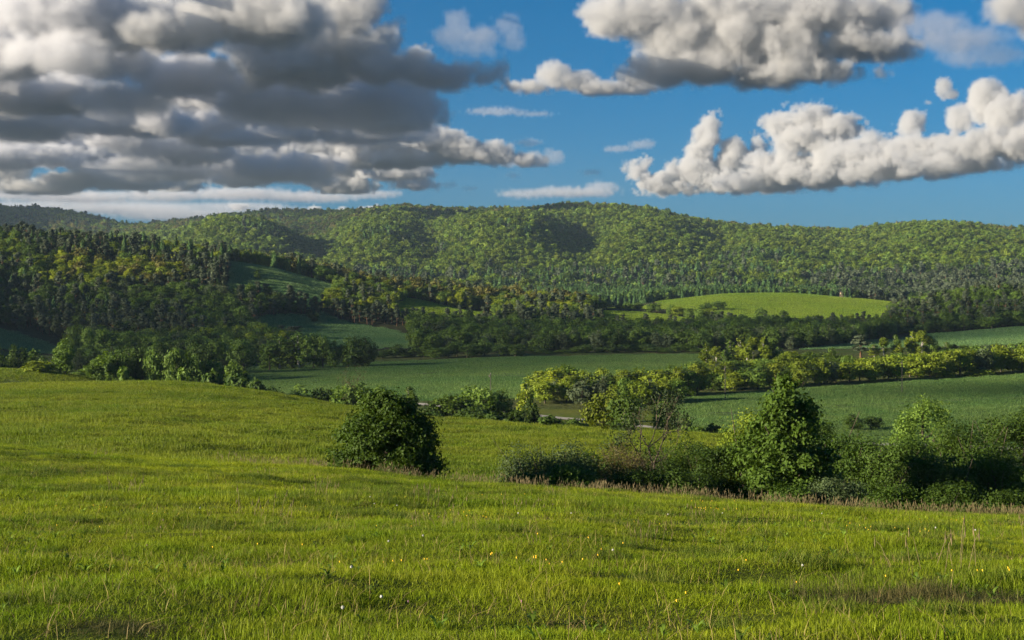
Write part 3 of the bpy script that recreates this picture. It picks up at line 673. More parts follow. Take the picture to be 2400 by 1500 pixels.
# ---- woods that read as masses: instanced
RG = np.random.default_rng(77)
def wood(name, label, pts, types, hscale, protos):
    """pts (n,2), types index into protos, hscale (n,)"""
    z = height(pts[:, 0], pts[:, 1])
    ok = visible(pts[:, 0], pts[:, 1], z + 13 * hscale, .0008)
    pts, types, hscale, z = pts[ok], types[ok], hscale[ok], z[ok]
    n = len(pts)
    rot = np.zeros((n, 3)); rot[:, 2] = RG.uniform(0, 6.28, n); rot[:, :2] = RG.normal(size=(n, 2)) * .03
    sc = np.stack([hscale * RG.uniform(.85, 1.2, n), hscale * RG.uniform(.85, 1.2, n), hscale * RG.uniform(.88, 1.15, n)], 1)
    scatter(name, [whole(k) for k in protos], np.stack([pts[:, 0], pts[:, 1], z - .2], 1), rot, sc, types, label)
def pxrow(p):
    z = height(p[:, 0], p[:, 1]); return p[:, 0] / p[:, 1] * F + 1200, HY - (z - CAMZ) / p[:, 1] * F
OPEN = ('upper_pasture', 'lower_pasture', 'left_clearing', 'ridge_field', 'meadow_strip', 'hilltop_field', 'lit_glade', 'back_field', 'valley_field', 'riverside_field', 'bank_top', 'hill_field', 'meadow')
def closed(p, margin=True):
    px = p[:, 0] / p[:, 1] * F + 1200
    return ~np.isin(zone_names(px, p[:, 1]).astype(str), OPEN)
WP = ['spruce_mid_0', 'spruce_mid_1', 'pine_mid_0', 'pine_mid_1', 'pine_mid_2', 'round_mid_0', 'round_dark_1', 'round_fresh_2', 'round_yellow_0', 'round_mid_2', 'round_grey_0', 'far_copper_0']
def pick(n, ks): return RG.choice(ks, n)
# left hill
p = fan_points(RG, -130, 720, 570, 905, 5.6)
p = p[closed(p)]; px, py = pxrow(p); p = p[~((px < 160) & (p[:, 1] < 668 - .18 * px))]
px, py = pxrow(p); nz = fbm2(p[:, 0] / 60, p[:, 1] / 60, 31, 3)
t = pick(len(p), [2, 3, 4, 2, 3, 4, 6, 9, 10])
a = (px < 260) & (py < 760); t[a] = pick(a.sum(), [2, 3, 4, 6, 6, 9, 0, 5])
a = p[:, 1] > 815; t[a] = pick(a.sum(), [0, 1, 5, 3, 6, 4, 2, 7])
a = (px > 90) & (px < 440) & (p[:, 1] > 752 + 10 * nz) & (p[:, 1] < 808 + 12 * nz); t[a] = pick(a.sum(), [8, 8, 8, 7, 7, 11])
a = (px > 380) & (px < 470) & (p[:, 1] > 835); t[a] = pick(a.sum(), [8, 7, 0])
a = (px < 60) & (p[:, 1] > 790) & (p[:, 1] < 850); t[a] = pick(a.sum(), [7, 5, 8])
a = (nz > .22) & (p[:, 1] < 740); t[a] = pick(a.sum(), [5, 6, 9, 10])
a = p[:, 1] < 625; t[a] = pick(a.sum(), [5, 6, 9, 9, 10, 7])
wood('hillside_forest', 'dark mixed forest of spruce, pine and beech covering the left hill', p, t, np.where(t <= 1, .9, .9) * RG.uniform(.62, 1.15, len(p)), WP)
# pine belt on the ridge between the pastures
p = fan_points(RG, 680, 1420, 735, 850, 5.2); p = p[closed(p)]
px, py = pxrow(p)
up = np.interp(px, [680, 760, 1000, 1200, 1420], [748, 752, 748, 765, 785]); p = p[p[:, 1] < up]; px, py = pxrow(p)
t = pick(len(p), [2, 3, 4, 2, 3, 4, 6, 5]); a = RG.uniform(size=len(p)) < np.clip((px - 850) / 1500, 0, .4); t[a] = pick(a.sum(), [5, 6, 9])
wood('pine_belt_forest', 'dark shaded belt of pines across the ridge between two pastures', p, t, RG.uniform(.62, .9, len(p)) * np.where((px > 930) & (px < 1180), .78, 1.0), WP)
# valley thickets
p = fan_points(RG, 960, 2110, 575, 735, 6.0); p = p[closed(p)]; px, py = pxrow(p)
nz = fbm2(p[:, 0] / 40, p[:, 1] / 40, 35, 3); p = p[nz > -.45]
t = pick(len(p), [5, 6, 9, 6, 10, 9]); wood('valley_thicket_forest', 'shaded grey-green broadleaf thicket filling the valley floor', p, t, RG.uniform(.62, 1.0, len(p)), WP)
p = fan_points(RG, 1350, 2100, 735, 850, 6.5); p = p[closed(p)]; px, py = pxrow(p); p = p[~((px > 1390) & (px < 1650) & (p[:, 1] > 765)) & ~((px >= 1650) & (px < 2080) & (p[:, 1] > 795))]; t = pick(len(p), [5, 6, 9, 6, 7, 2])
wood('slope_thicket_forest', 'dark broadleaf wood below the sunlit hilltop field', p, t, RG.uniform(.5, .75, len(p)), WP)
p = fan_points(RG, 2080, 2900, 735, 900, 6.5); p = p[closed(p)]; t = pick(len(p), [5, 6, 9, 6, 2, 3])
wood('right_slope_forest', 'dark wood on the slope at the right edge behind the back field', p, t, RG.uniform(.7, 1.0, len(p)), WP)
p = fan_points(RG, 150, 660, 455, 585, 6.2); p = p[closed(p)]; nz = fbm2(p[:, 0] / 30, p[:, 1] / 30, 36, 3); p = p[nz > -.25]; t = pick(len(p), [5, 6, 9, 10, 9, 6])
wood('foothill_thicket_forest', 'shaded thicket at the foot of the wooded left hill', p, t, RG.uniform(.5, .85, len(p)), WP)
p = fan_points(RG, 760, 1420, 758, 865, 6.0); p = p[closed(p)]; px, py = pxrow(p)
up = np.interp(px, [680, 760, 1000, 1200, 1420], [748, 752, 756, 772, 792]); p = p[p[:, 1] > up + 4]; px, py = pxrow(p); p = p[~((px > 930) & (px < 1180) & (p[:, 1] < 812))]
t = pick(len(p), [7, 5, 9, 6, 7, 2, 8]); wood('ridge_slope_forest', 'mixed spring wood on the slope above the dark pine belt', p, t, RG.uniform(.55, .8, len(p)), WP)
# sunlit wood on the middle ridge
p = fan_points(RG, 560, 1420, 865, 965, 6.0); p = p[closed(p)]; px, py = pxrow(p)
t = pick(len(p), [7, 7, 5, 9, 8, 11, 2]); wood('ridge_forest', 'sunlit spring wood along the ridge behind the pastures', p, t, RG.uniform(.75, 1.05, len(p)), WP)
# behind: plantations at the foot of the far hills
FP = ['far_round_0', 'far_round_1', 'far_round_2', 'far_round_3', 'far_copper_0', 'far_yellow_0', 'far_mid_0', 'far_dark_0', 'far_spruce_0', 'far_spruce_1', 'far_pine_0', 'far_pine_1']
p = fan_points(RG, 250, 2480, 1150, 1430, 6.0); p = p[closed(p)]; px, py = pxrow(p)
nz = fbm2(p[:, 0] / 90, p[:, 1] / 60, 41, 3)
t = pick(len(p), [8, 9, 8, 9, 8, 6]); a = (px > 1960 + 60 * nz) & (p[:, 1] > 1190); t[a] = pick(a.sum(), [10, 11, 10, 11, 7]); a = (px < 1250) | ((nz > .3) & (px < 1500)); t[a] = pick(a.sum(), [0, 1, 6, 8, 10])
p2 = np.ones(len(p), bool); p2[(px > 1540) & (px < 2150) & (p[:, 1] < 1195)] = False
wood('plantation_forest', 'even spruce plantation at the foot of the far hills', p[p2], t[p2], RG.uniform(.7, .95, p2.sum()), FP)
p = fan_points(RG, -150, 2520, 1430, 3060, 7.0); px, py = pxrow(p)
nz = fbm2(p[:, 0] / 160, p[:, 1] / 160, 51, 4); n2 = fbm2(p[:, 0] / 70, p[:, 1] / 70, 53, 3)
t = pick(len(p), [0, 1, 2, 3, 0, 1, 2, 3, 6, 2])
low = p[:, 1] < 1640 + 120 * nz
a = low & (n2 > -.12); t[a] = pick(a.sum(), [8, 9, 10, 11, 8, 6])
a = (nz > .26) & (p[:, 1] < 1900); t[a] = pick(a.sum(), [8, 9, 10, 7, 6])
a = (px > 1900) & (p[:, 1] < 1560); t[a] = pick(a.sum(), [10, 11, 11, 10, 7])
a = (p[:, 1] > 2330 + 150 * n2) & (p[:, 1] < 2700); t[a] = pick(a.sum(), [4, 0, 1, 4, 6, 3])
a = (p[:, 1] > 2700) & (n2 > .05); t[a] = pick(a.sum(), [8, 10, 7, 4])
wood('far_hill_forest', 'spring beech forest covering the far hills', p, t, np.clip(RG.lognormal(-.2, .27, len(p)), .5, 1.5), FP)

# ------------------------------------------------------------------ near hedge: hero plants with leaf-sized faces
def hero(name, px, top, d, wpx, lobes_fn, clumps, per, leaf, mat, label, catg, spread=.16, seed=0, trunk=None, extra=None, flat=.25, shell=.16, base=None):
    rng = np.random.default_rng(seed)
    x = X_of(px, d); z = float(height(x, d)) if base is None else base
    h = CAMZ + (HY - top) / F * d - z; w = wpx / F * d
    L = lobes_fn(rng, h, w)
    C, o = crown_points(rng, L, clumps, per, spread, .75, shell)
    kz = h / np.percentile(C[:, 2], 99.6); kx = w / (2 * np.percentile(np.abs(C[:, 0]), 98.5)); C = C * [kx, kx, kz]
    cv = leaves(rng, C, leaf, o, flat)
    e = empty(name, (x, d, z - .05)); tag(e, label, catg)
    tv = trunk(rng, h, w) if trunk else limbs(rng, h, h * .02, 10, (.1, .8), .35)
    link('trunk', mesh('trunk', tv[0], tv[1], M['bark'], True), e)
    link('crown', mesh('crown', cv[0], cv[1], M[mat], False, cv[2]), e)
    return e, h, w
def lobes_pear(rng, h, w):
    L = []
    for i in range(60):
        f = rng.uniform(.05, .95); a = rng.uniform(0, 6.28)
        prof = np.interp(f, [0, .15, .37, .62, .8, .92, 1], [.40, .47, .48, .39, .28, .20, .09]) * w
        q = w * rng.uniform(.09, .15) * (1.15 - .45 * f)
        rr = max(0, prof - q * .8)
        L.append((math.cos(a) * rr, math.sin(a) * rr, max(q * .8, h * f * .96), q, q, q * .85))
    L += [(0, 0, h * .3, w * .36, w * .36, h * .3), (0, 0, h * .62, w * .26, w * .26, h * .28), (0, 0, h * .86, w * .15, w * .15, h * .13)]
    return L
def lobes_cone(rng, h, w):
    L = []
    for i in range(75):
        f = rng.uniform(.04, .97); a = rng.uniform(0, 6.28)
        prof = np.interp(f, [0, .1, .3, .5, .65, .8, .92, 1], [.40, .46, .5, .42, .33, .24, .15, .03]) * w
        q = w * rng.uniform(.06, .11) * (1.2 - .5 * f)
        rr = max(0, prof - q * .7) * rng.uniform(.7, 1.05)
        L.append((math.cos(a) * rr, math.sin(a) * rr, max(q * .8, h * f * .97), q, q, q * .7))
    L += [(0, 0, h * .35, w * .3, w * .3, h * .3), (0, 0, h * .66, w * .17, w * .17, h * .25), (0, 0, h * .93, w * .06, w * .06, h * .08)]
    return L
def lobes_dome(rng, h, w):
    L = []
    for i in range(26):
        a = rng.uniform(0, 6.28); f = rng.uniform(.08, .85); prof = w * .44 * math.sqrt(max(.02, 1 - f * f * .95)); q = w * rng.uniform(.09, .16)
        rr = max(0, prof - q * .6) * rng.uniform(.6, 1.05)
        L.append((math.cos(a) * rr, math.sin(a) * rr, max(q * .7, h * f), q, q, min(q, h * .3) * .85))
    L.append((0, 0, h * .4, w * .33, w * .33, h * .38))
    return L
def lobes_open(rng, h, w):
    L = []
    for i in range(16):
        a = rng.uniform(0, 6.28); f = rng.uniform(.3, .95); prof = w * .42 * math.sin(math.pi * min(.95, f * .8 + .12)); q = w * rng.uniform(.07, .13)
        rr = prof * rng.uniform(.3, 1.0)
        L.append((math.cos(a) * rr, math.sin(a) * rr, h * f, q, q, q * .6))
    return L
def branchy(rng, base, dr, L, r, depth, parts, tips, sides=5):
    dr = dr / np.linalg.norm(dr)
    p1 = base + dr * L * .5 + rng.normal(size=3) * L * .05; p2 = base + dr * L + rng.normal(size=3) * L * .07
    parts.append(tube([base, p1, p2], [r, r * .8, r * .62], sides))
    if depth == 0: tips.append(p2); return
    for k in range(rng.integers(2, 4)):
        nd_ = dr + rng.normal(size=3) * .48 + [0, 0, .18]
        branchy(rng, p2, nd_, L * rng.uniform(.62, .85), r * .6, depth - 1, parts, tips, max(3, sides - 1))
    tips.append(p2)
def stems(n, spread=.35, rr=.012):
    def f(rng, h, w):
        parts = []
        for i in range(n):
            a = rng.uniform(0, 6.28); dr = np.array([math.cos(a) * spread, math.sin(a) * spread, 1.0]); b = rng.normal(size=3) * [w * .08, w * .08, 0]
            parts.append(tube([b + [0, 0, -.3], b + dr * h * .45 + rng.normal(size=3) * .06 * h, b + dr * h * .85 + rng.normal(size=3) * .08 * h], [h * rr, h * rr * .7, h * rr * .2], 5))
        return cat(parts)
    return f
hero('hawthorn_tree', 905, 918, 67, 236, lobes_pear, 2175, 17, 0.101, 'maple', 'large dense pear-shaped dark green bush standing alone at the meadow edge', 'bush', .17, 301)
hero('maple_tree', 1838, 890, 74, 236, lobes_cone, 1667, 16, 0.133, 'maple', 'tall conical green tree with big leaves, highest of the hedgerow', 'tree', .18, 302, trunk=lambda r, h, w: limbs(r, h, h * .018, 26, (.12, .9), .3, .45), shell=.22)
hero('elder_bush', 1275, 1036, 74, 235, lobes_dome, 1160, 14, 0.078, 'elder', 'wide grey-green bush at the left end of the hedgerow', 'bush', .18, 303, stems(14, .7))
hero('low_bush', 1345, 1088, 69, 160, lobes_dome, 754, 15, 0.078, 'maple', 'low bright green bush in front of the wide grey-green bush', 'bush', .15, 304, stems(8))
hero('low_bush', 1240, 1112, 68, 130, lobes_dome, 551, 14, 0.078, 'maple', 'lowest green bush at the left foot of the hedgerow', 'bush', .14, 324, stems(8))
hero('thorn_bush', 1465, 1040, 77, 170, lobes_dome, 754, 10, 0.0585, 'brown', 'brownish twiggy half-bare bush under the forked tree', 'bush', .22, 305, stems(26, .6, .007), shell=.3)
hero('low_bush', 1490, 1096, 71, 180, lobes_dome, 812, 14, 0.078, 'hedge', 'dark low bush beneath the brownish twiggy bush', 'bush', .16, 306, stems(8))
hero('thorn_bush', 1612, 1034, 79, 160, lobes_dome, 899, 12, 0.0702, 'hedge', 'loose dark bush right of the forked tree', 'bush', .2, 307, stems(18, .5, .009), shell=.26)
hero('low_bush', 1600, 1098, 71, 150, lobes_dome, 696, 14, 0.078, 'hedge', 'low dark bush in front of the loose dark bush', 'bush', .16, 326, stems(8))
hero('dark_bush', 1682, 1044, 76, 140, lobes_dome, 899, 14, 0.0858, 'hedge', 'very dark bush against the left flank of the tall conical tree', 'bush', .18, 308, stems(8))
hero('willow_bush', 1748, 966, 93, 130, lobes_dome, 870, 14, 0.101, 'fresh', 'yellow-green bush peeping out behind the left of the conical tree', 'bush', .2, 309, stems(8))
hero('willow_bush', 1905, 962, 96, 110, lobes_dome, 754, 14, 0.101, 'maple', 'rounded green bush peeping out behind the right of the conical tree', 'bush', .2, 310, stems(8))
hero('dark_bush', 1985, 1020, 84, 190, lobes_dome, 1305, 14, 0.0936, 'hedge', 'big dark bush right of the tall conical tree', 'bush', .2, 311, stems(12))
hero('dark_bush', 2095, 1024, 82, 185, lobes_dome, 1160, 14, 0.0936, 'hedge', 'dark bush in front of the yellow-green tree at the right', 'bush', .2, 312, stems(12))
hero('wild_pear_tree', 2172, 936, 102, 190, lobes_pear, 1015, 14, 0.117, 'mid', 'yellow-green ragged tree rising over the right half of the hedgerow', 'tree', .22, 313, shell=.24)
hero('willow_bush', 2262, 990, 92, 205, lobes_dome, 1305, 14, 0.101, 'maple', 'broad mid green bush right of the ragged yellow-green tree', 'bush', .22, 314, stems(10))
hero('willow_bush', 2370, 966, 98, 190, lobes_dome, 1305, 14, 0.109, 'maple', 'tall rounded green bush at the right edge of the photo', 'bush', .24, 315, stems(10))
hero('dark_bush', 2330, 1055, 80, 215, lobes_dome, 1232, 14, 0.0936, 'hedge', 'dark bush below the tall rounded bush at the right edge', 'bush', .2, 316, stems(10))
hero('dark_bush', 2205, 1066, 78, 190, lobes_dome, 1102, 14, 0.0936, 'hedge', 'dark bush behind the bright low bushes near the right edge', 'bush', .2, 317, stems(10))
hero('elder_bush', 1965, 1120, 66, 150, lobes_dome, 899, 14, 0.0702, 'elder', 'pale grey-green low bush right of the conical tree foot', 'bush', .15, 318, stems(8))
hero('low_bush', 1850, 1136, 65, 110, lobes_dome, 609, 14, 0.078, 'maple', 'small green bush at the foot of the tall conical tree', 'bush', .14, 325, stems(6))
hero('low_bush', 2090, 1138, 64, 130, lobes_dome, 812, 15, 0.0702, 'maple', 'bright green low bush, first of three along the meadow edge at the right', 'bush', .14, 319, stems(8))
hero('low_bush', 2240, 1132, 63, 160, lobes_dome, 899, 15, 0.0702, 'maple', 'bright green low bush, middle of three along the meadow edge at the right', 'bush', .15, 320, stems(8))
hero('low_bush', 2370, 1152, 62, 140, lobes_dome, 812, 15, 0.0702, 'maple', 'bright green low bush, last of three at the right edge of the meadow', 'bush', .15, 321, stems(8))
hero('dark_bush', 1402, 1062, 78, 120, lobes_dome, 700, 13, .085, 'hedge', 'dark bush behind the brownish twiggy bush, right of the wide bush', 'bush', .18, 327, stems(8))
hero('dark_bush', 1545, 1046, 86, 140, lobes_dome, 800, 13, .09, 'hedge', 'dark bush hidden behind the stem of the forked tree', 'bush', .2, 328, stems(8))
def forked_tree():
    rng = np.random.default_rng(322); d = 81; x = X_of(1520, d); z = float(height(x, d)); h = CAMZ + (HY - 922) / F * d - z
    parts, tips = [], []
    b0 = np.array([0, 0, -.3]); f0 = np.array([0, 0, h * .30])
    parts.append(tube([b0, f0 * .6, f0], [.16, .13, .12], 7))
    parts.append(tube([np.array([.35, .2, -.3]), np.array([.3, .15, h * .2]), np.array([.45, .1, h * .42])], [.12, .1, .08], 6))
    for dr, L, r in ((np.array([-.45, .1, 1]), h * .22, .085), (np.array([.15, .2, 1]), h * .24, .08), (np.array([-.9, -.1, .55]), h * .2, .06)):
        branchy(rng, f0, dr, L, r, 3, parts, tips)
    for dr, L, r in ((np.array([.55, 0, .9]), h * .2, .065), (np.array([1.0, .1, .45]), h * .18, .05)):
        branchy(rng, np.array([.45, .1, h * .42]), dr, L, r, 3, parts, tips)
    T = np.array(tips); kz = h / T[:, 2].max(); kx = (232 / F * d) / (T[:, 0].max() - T[:, 0].min())
    parts = [(q[0] * [kx, kx, kz], q[1]) for q in parts]; tips = T * [kx, kx, kz]
    e = empty('alder_tree', (x, d, z)); tag(e, 'forked half-bare tree with grey limbs rising from the hedgerow', 'tree')
    tv = cat(parts); link('trunk', mesh('trunk', tv[0], tv[1], M['bark'], True), e)
    T = np.array(tips); C = np.repeat(T, 17, 0) + rng.normal(size=(len(T) * 17, 3)) * .25
    cv = leaves(rng, C, .085, None); link('crown', mesh('crown', cv[0], cv[1], M['elder'], False, cv[2]), e)
forked_tree()
def thin_tree(px, top, d, label, seed):
    rng = np.random.default_rng(seed); x = X_of(px, d); z = float(height(x, d)); h = CAMZ + (HY - top) / F * d - z
    parts, tips = [], []
    branchy(rng, np.array([0, 0, -.2]), np.array([0, 0, 1.0]), h * .36, .09, 4, parts, tips)
    e = empty('bare_tree', (x, d, z)); tag(e, label, 'tree'); tv = cat(parts)
    link('trunk', mesh('trunk', tv[0], tv[1], M['bark'], True), e)
    T = np.array(tips); C = np.repeat(T, 5, 0) + rng.normal(size=(len(T) * 5, 3)) * .3
    cv = leaves(rng, C, .16, None); link('crown', mesh('crown', cv[0], cv[1], M['brown'], False, cv[2]), e)
thin_tree(850, 866, 262, 'thin nearly bare tree against the valley field', 331)

# ------------------------------------------------------------------ gravel road, poles, wires, hunting stand
def ribbon(name, pts, width, lift, mat):
    pts = np.array(pts, float)
    t = np.linspace(0, 1, len(pts)); u = np.linspace(0, 1, 160)
    px = np.interp(u, t, pts[:, 0]); d = np.interp(u, t, pts[:, 1]); d = np.convolve(np.pad(d, 8, mode='edge'), np.ones(17) / 17, 'valid')
    x = X_of(px, d); c = np.stack([x, d], 1); tg = np.gradient(c, axis=0); nrm = np.stack([-tg[:, 1], tg[:, 0]], 1); nrm /= np.linalg.norm(nrm, axis=1)[:, None]
    V = []
    for s in (-.5, -.17, .17, .5):
        q = c + nrm * width * s
        V.append(np.stack([q[:, 0], q[:, 1], height(q[:, 0], q[:, 1]) + lift], 1))
    V = np.stack(V, 1).reshape(-1, 3); n = len(c)
    f = [(i * 4 + k, i * 4 + k + 1, (i + 1) * 4 + k + 1, (i + 1) * 4 + k) for i in range(n - 1) for k in range(3)]
    return tag(link(name, mesh(name, V, np.array(f), mat, True)), kind='structure')
ribbon('gravel_road', [(820, 322), (980, 314), (1060, 306), (1160, 292), (1260, 284), (1370, 277), (1500, 266), (1640, 255), (1750, 248), (2000, 238), (2300, 234), (2700, 230)], 3.6, .16, M['gravel'])
ribbon('field_track', [(790, 392), (900, 410), (1010, 432), (1120, 455), (1300, 474), (1560, 498)], .9, .22, M['track'])
ribbon('field_track', [(815, 393), (925, 412), (1035, 434), (1145, 457), (1320, 477), (1580, 501)], .9, .22, M['track'])
ribbon('field_track', [(1560, 1010), (1625, 960), (1650, 900), (1640, 872)], 1.2, .3, M['track'])
ribbon('field_track', [(1660, 292), (1900, 302), (2200, 318), (2480, 332)], .7, .2, M['track'])
ribbon('field_track', [(1660, 295), (1900, 305), (2200, 321), (2480, 335)], .7, .2, M['track'])
def boxv(c, s):
    c = np.array(c, float); s = np.array(s, float) / 2
    v = np.array([[i, j, k] for i in (-1, 1) for j in (-1, 1) for k in (-1, 1)], float) * s + c
    f = np.array([(0, 1, 3, 2), (4, 6, 7, 5), (0, 4, 5, 1), (2, 3, 7, 6), (0, 2, 6, 4), (1, 5, 7, 3)])
    return v, f
WIREPTS = []
def pole(px, d, h, label, az=0.0):
    x = X_of(px, d); z = float(height(x, d)); e = empty('utility_pole', (x, d, z), az); tag(e, label, 'utility pole', 'poles of the overhead line')
    v, f = tube([(0, 0, -.5), (0, 0, h * .5), (0, 0, h)], [.11, .09, .075], 8); link('post', mesh('post', v, f, M['pole'], True), e)
    v, f = boxv((0, .14, h - .5), (1.8, .1, .12)); link('crossarm', mesh('crossarm', v, f, M['timber']), e)
    for sx in (-.9, 0, .9):
        zz = h - .42 if sx else h
        v, f = tube([(sx, .14 if sx else 0, zz), (sx, .14 if sx else 0, zz + .12), (sx, .14 if sx else 0, zz + .3)], [.05, .1, .05], 6); link('insulator', mesh('insulator', v, f, M['porcelain'], True), e)
    c, s = math.cos(az), math.sin(az)
    WIREPTS.append([(x + c * sx - s * (.14 if sx else 0), d + s * sx + c * (.14 if sx else 0), z + (h - .12 if sx else h + .3)) for sx in (-.9, 0, .9)])
pole(2115, 340, 7.5, 'thin pole standing in the right-hand field', math.radians(80))
pole(1700, 318, 7.5, 'pole at the lower edge of the sunlit belt left of the conical tree', math.radians(80))
pole(1150, 300, 7.5, 'pole among the willows left of the pale poplar', math.radians(80))
def wires():
    k = 0
    for a, b, span in zip(WIREPTS[:-1], WIREPTS[1:], ('over the right-hand field', 'along the sunlit road wood')):
        for i in range(3):
            p0, p1 = np.array(a[i]), np.array(b[i]); t = np.linspace(0, 1, 15)[:, None]
            q = p0 * (1 - t) + p1 * t; q[:, 2] -= (4 * t * (1 - t))[:, 0] * 1.0
            v, f = tube(q, [.014] * 15, 4)
            tag(link('overhead_wire', mesh('overhead_wire', v, f, M['wire'], True)), '%s thin overhead wire slung between the poles %s' % (('outer', 'topmost', 'inner')[i], span), 'wire', 'wires of the overhead line')
wires()
def hunting_stand():
    d = 1085; x = X_of(1972, d); z = float(height(x, d)); e = empty('hunting_stand', (x, d, z), .3); tag(e, 'small wooden hunting tower on the sunlit hilltop field', 'hunting stand')
    for sx in (-1, 1):
        for sy in (-1, 1):
            v, f = tube([(sx * 1.0, sy * 1.0, -.3), (sx * .7, sy * .7, 3.0)], [.12, .1], 6); link('leg', mesh('leg', v, f, M['timber'], True), e)
    for sx in (-1, 1):
        v, f = tube([(sx * .95, -.95, .4), (sx * .75, .75, 2.4)], [.06, .06], 5); link('brace', mesh('brace', v, f, M['timber'], True), e)
    v, f = boxv((0, 0, 3.05), (1.9, 1.9, .14)); link('platform', mesh('platform', v, f, M['timber']), e)
    for (c, s) in (((0, -.8, 3.6), (1.7, .08, .95)), ((0, .8, 3.85), (1.7, .08, 1.45)), ((-.82, 0, 3.6), (.08, 1.5, .95)), ((.82, 0, 3.6), (.08, 1.5, .95))):
        v, f = boxv(c, s); link('cabin_wall', mesh('cabin_wall', v, f, M['timber']), e)
    for sx in (-.8, .8):
        for sy in (-.78, .78):
            v, f = boxv((sx, sy, 4.2), (.1, .1, 1.0)); link('corner_post', mesh('corner_post', v, f, M['timber']), e)
    v = np.array([(-1.2, -1.2, 4.75), (1.2, -1.2, 4.75), (1.2, 1.2, 4.98), (-1.2, 1.2, 4.98), (-1.2, -1.2, 4.83), (1.2, -1.2, 4.83), (1.2, 1.2, 5.06), (-1.2, 1.2, 5.06)]); f = np.array([(3, 2, 1, 0), (4, 5, 6, 7), (0, 1, 5, 4), (1, 2, 6, 5), (2, 3, 7, 6), (3, 0, 4, 7)])
    link('roof', mesh('roof', v, f, M['pole']), e)
    for k in range(7):
        v, f = tube([(-.3, -1.05 + .04 * k, .4 + .38 * k), (.3, -1.05 + .04 * k, .4 + .38 * k)], [.03, .03], 5); link('ladder_rung', mesh('ladder_rung', v, f, M['timber'], True), e)
hunting_stand()

# ------------------------------------------------------------------ grass
GRASS = {
 'near': blade_mat('meadow_blades', (.135, .23, .006), (.24, .31, .009), (.34, .26, .05), .12, .22),
 'hill': blade_mat('hill_blades', (.115, .195, .008), (.19, .25, .012), (.28, .24, .06), .05, .28),
 'field': blade_mat('field_blades', (.14, .235, .02), (.20, .285, .025), (.26, .26, .05), .012, .12),
 'valley': blade_mat('valley_blades', (.08, .175, .045), (.135, .225, .055), (.17, .21, .06), .022, .3),
 'pasture': blade_mat('pasture_blades', (.12, .24, .085), (.165, .27, .09), (.21, .26, .10), .012, .15),
 'tussock': blade_mat('tussock_blades', (.075, .145, .010), (.13, .20, .012), (.26, .20, .06), .2, .30),
 'straw': blade_mat('straw_blades', (.28, .22, .08), (.36, .28, .11), (.4, .3, .14), .3, .3),
 'rough': blade_mat('rough_blades', (.075, .095, .025), (.12, .125, .04), (.22, .16, .07), .3, .4),
}
def blades(key, mat, seed, n, radius, h0, h1, wd, bend=.5):
    rng = np.random.default_rng(seed)
    a = rng.uniform(0, 6.283, n); r = radius * np.sqrt(rng.uniform(0, 1, n))
    B = np.stack([np.cos(a) * r, np.sin(a) * r, np.zeros(n)], 1)
    h = rng.uniform(h0, h1, n) * (1 - .3 * (r / radius) ** 2); th = rng.uniform(0, 6.283, n); lean = np.abs(rng.normal(size=n)) * bend + .1
    D = np.stack([np.cos(th), np.sin(th), np.zeros(n)], 1); ph = th + 1.57 + rng.normal(size=n) * .5; Wd = np.stack([np.cos(ph), np.sin(ph), np.zeros(n)], 1)
    V = []
    for s, wf in ((0, 1), (.4, .95), (.75, .65), (1, .12)):
        c = B + D * (h * lean * s ** 1.8)[:, None] + np.array([0, 0, 1]) * (h * s * (1 - .22 * lean * s))[:, None]
        c[:, 2] -= .02
        for sg in (-1, 1):
            V.append(c + Wd * (sg * wd * wf * .5))
    V = np.stack(V, 1).reshape(-1, 3)
    o = np.arange(n)[:, None] * 8
    f = np.concatenate([np.stack([o[:, 0] + k, o[:, 0] + k + 1, o[:, 0] + k + 3, o[:, 0] + k + 2], 1) for k in (0, 2, 4)])
    return mesh(key, V, f, GRASS[mat], True, np.repeat(rng.uniform(0, 1, n), 8))
def lay(name, meshes, p, sc, idx, label, zoff=0):
    x, y = p[:, 0], p[:, 1]; e = .15 + .004 * y
    z = height(x, y); gx = (height(x + e, y) - height(x - e, y)) / (2 * e); gy = (height(x, y + e) - height(x, y - e)) / (2 * e)
    nv = np.stack([-gx, -gy, np.ones(len(x))], 1); nv /= np.linalg.norm(nv, axis=1)[:, None]
    fi = RG.uniform(0, 6.283, len(x)); c, s = np.cos(-fi), np.sin(-fi)
    lx = nv[:, 0] * c - nv[:, 1] * s; ly = nv[:, 0] * s + nv[:, 1] * c
    rot = np.stack([-np.arcsin(ly), np.arctan2(lx, nv[:, 2]), fi], 1)
    scatter(name, meshes, np.stack([x, y, z + zoff], 1), rot, sc, idx, label)
def in_zone(p, *zs):
    px = p[:, 0] / p[:, 1] * F + 1200
    return np.isin(zone_names(px, p[:, 1]).astype(str), zs)
def tuftscale(p, a, b, s1, seed, s2=None):
    n = fbm2(p[:, 0] / s1, p[:, 1] / (s2 or s1), seed, 3)
    v = np.clip(1 + n * a + RG.normal(size=len(p)) * b, .35, 2.2)
    return np.stack([np.full(len(p), 1.0), np.full(len(p), 1.0), v], 1)
nearb = [blades('near_blades_%d' % i, 'near', 400 + i, 270, .32, .03, .115, .0052, .85) for i in range(4)]
rough = [blades('rough_blades_%d' % i, 'rough', 410 + i, 170, .30, .06, .22, .0042, .9) for i in range(2)]
p = fan_points(RG, -70, 2470, 8.6, 30, .30); n = fbm2(p[:, 0] / 1.6, p[:, 1] / .9, 61, 3); n2 = fbm2(p[:, 0] / 5, p[:, 1] / 2.5, 62, 3)
idx = RG.integers(0, 4, len(p)); rg = (n2 + .35 * np.clip((15 - p[:, 1]) / 5, -1, 1) > .38); idx[rg] = RG.integers(4, 6, rg.sum())
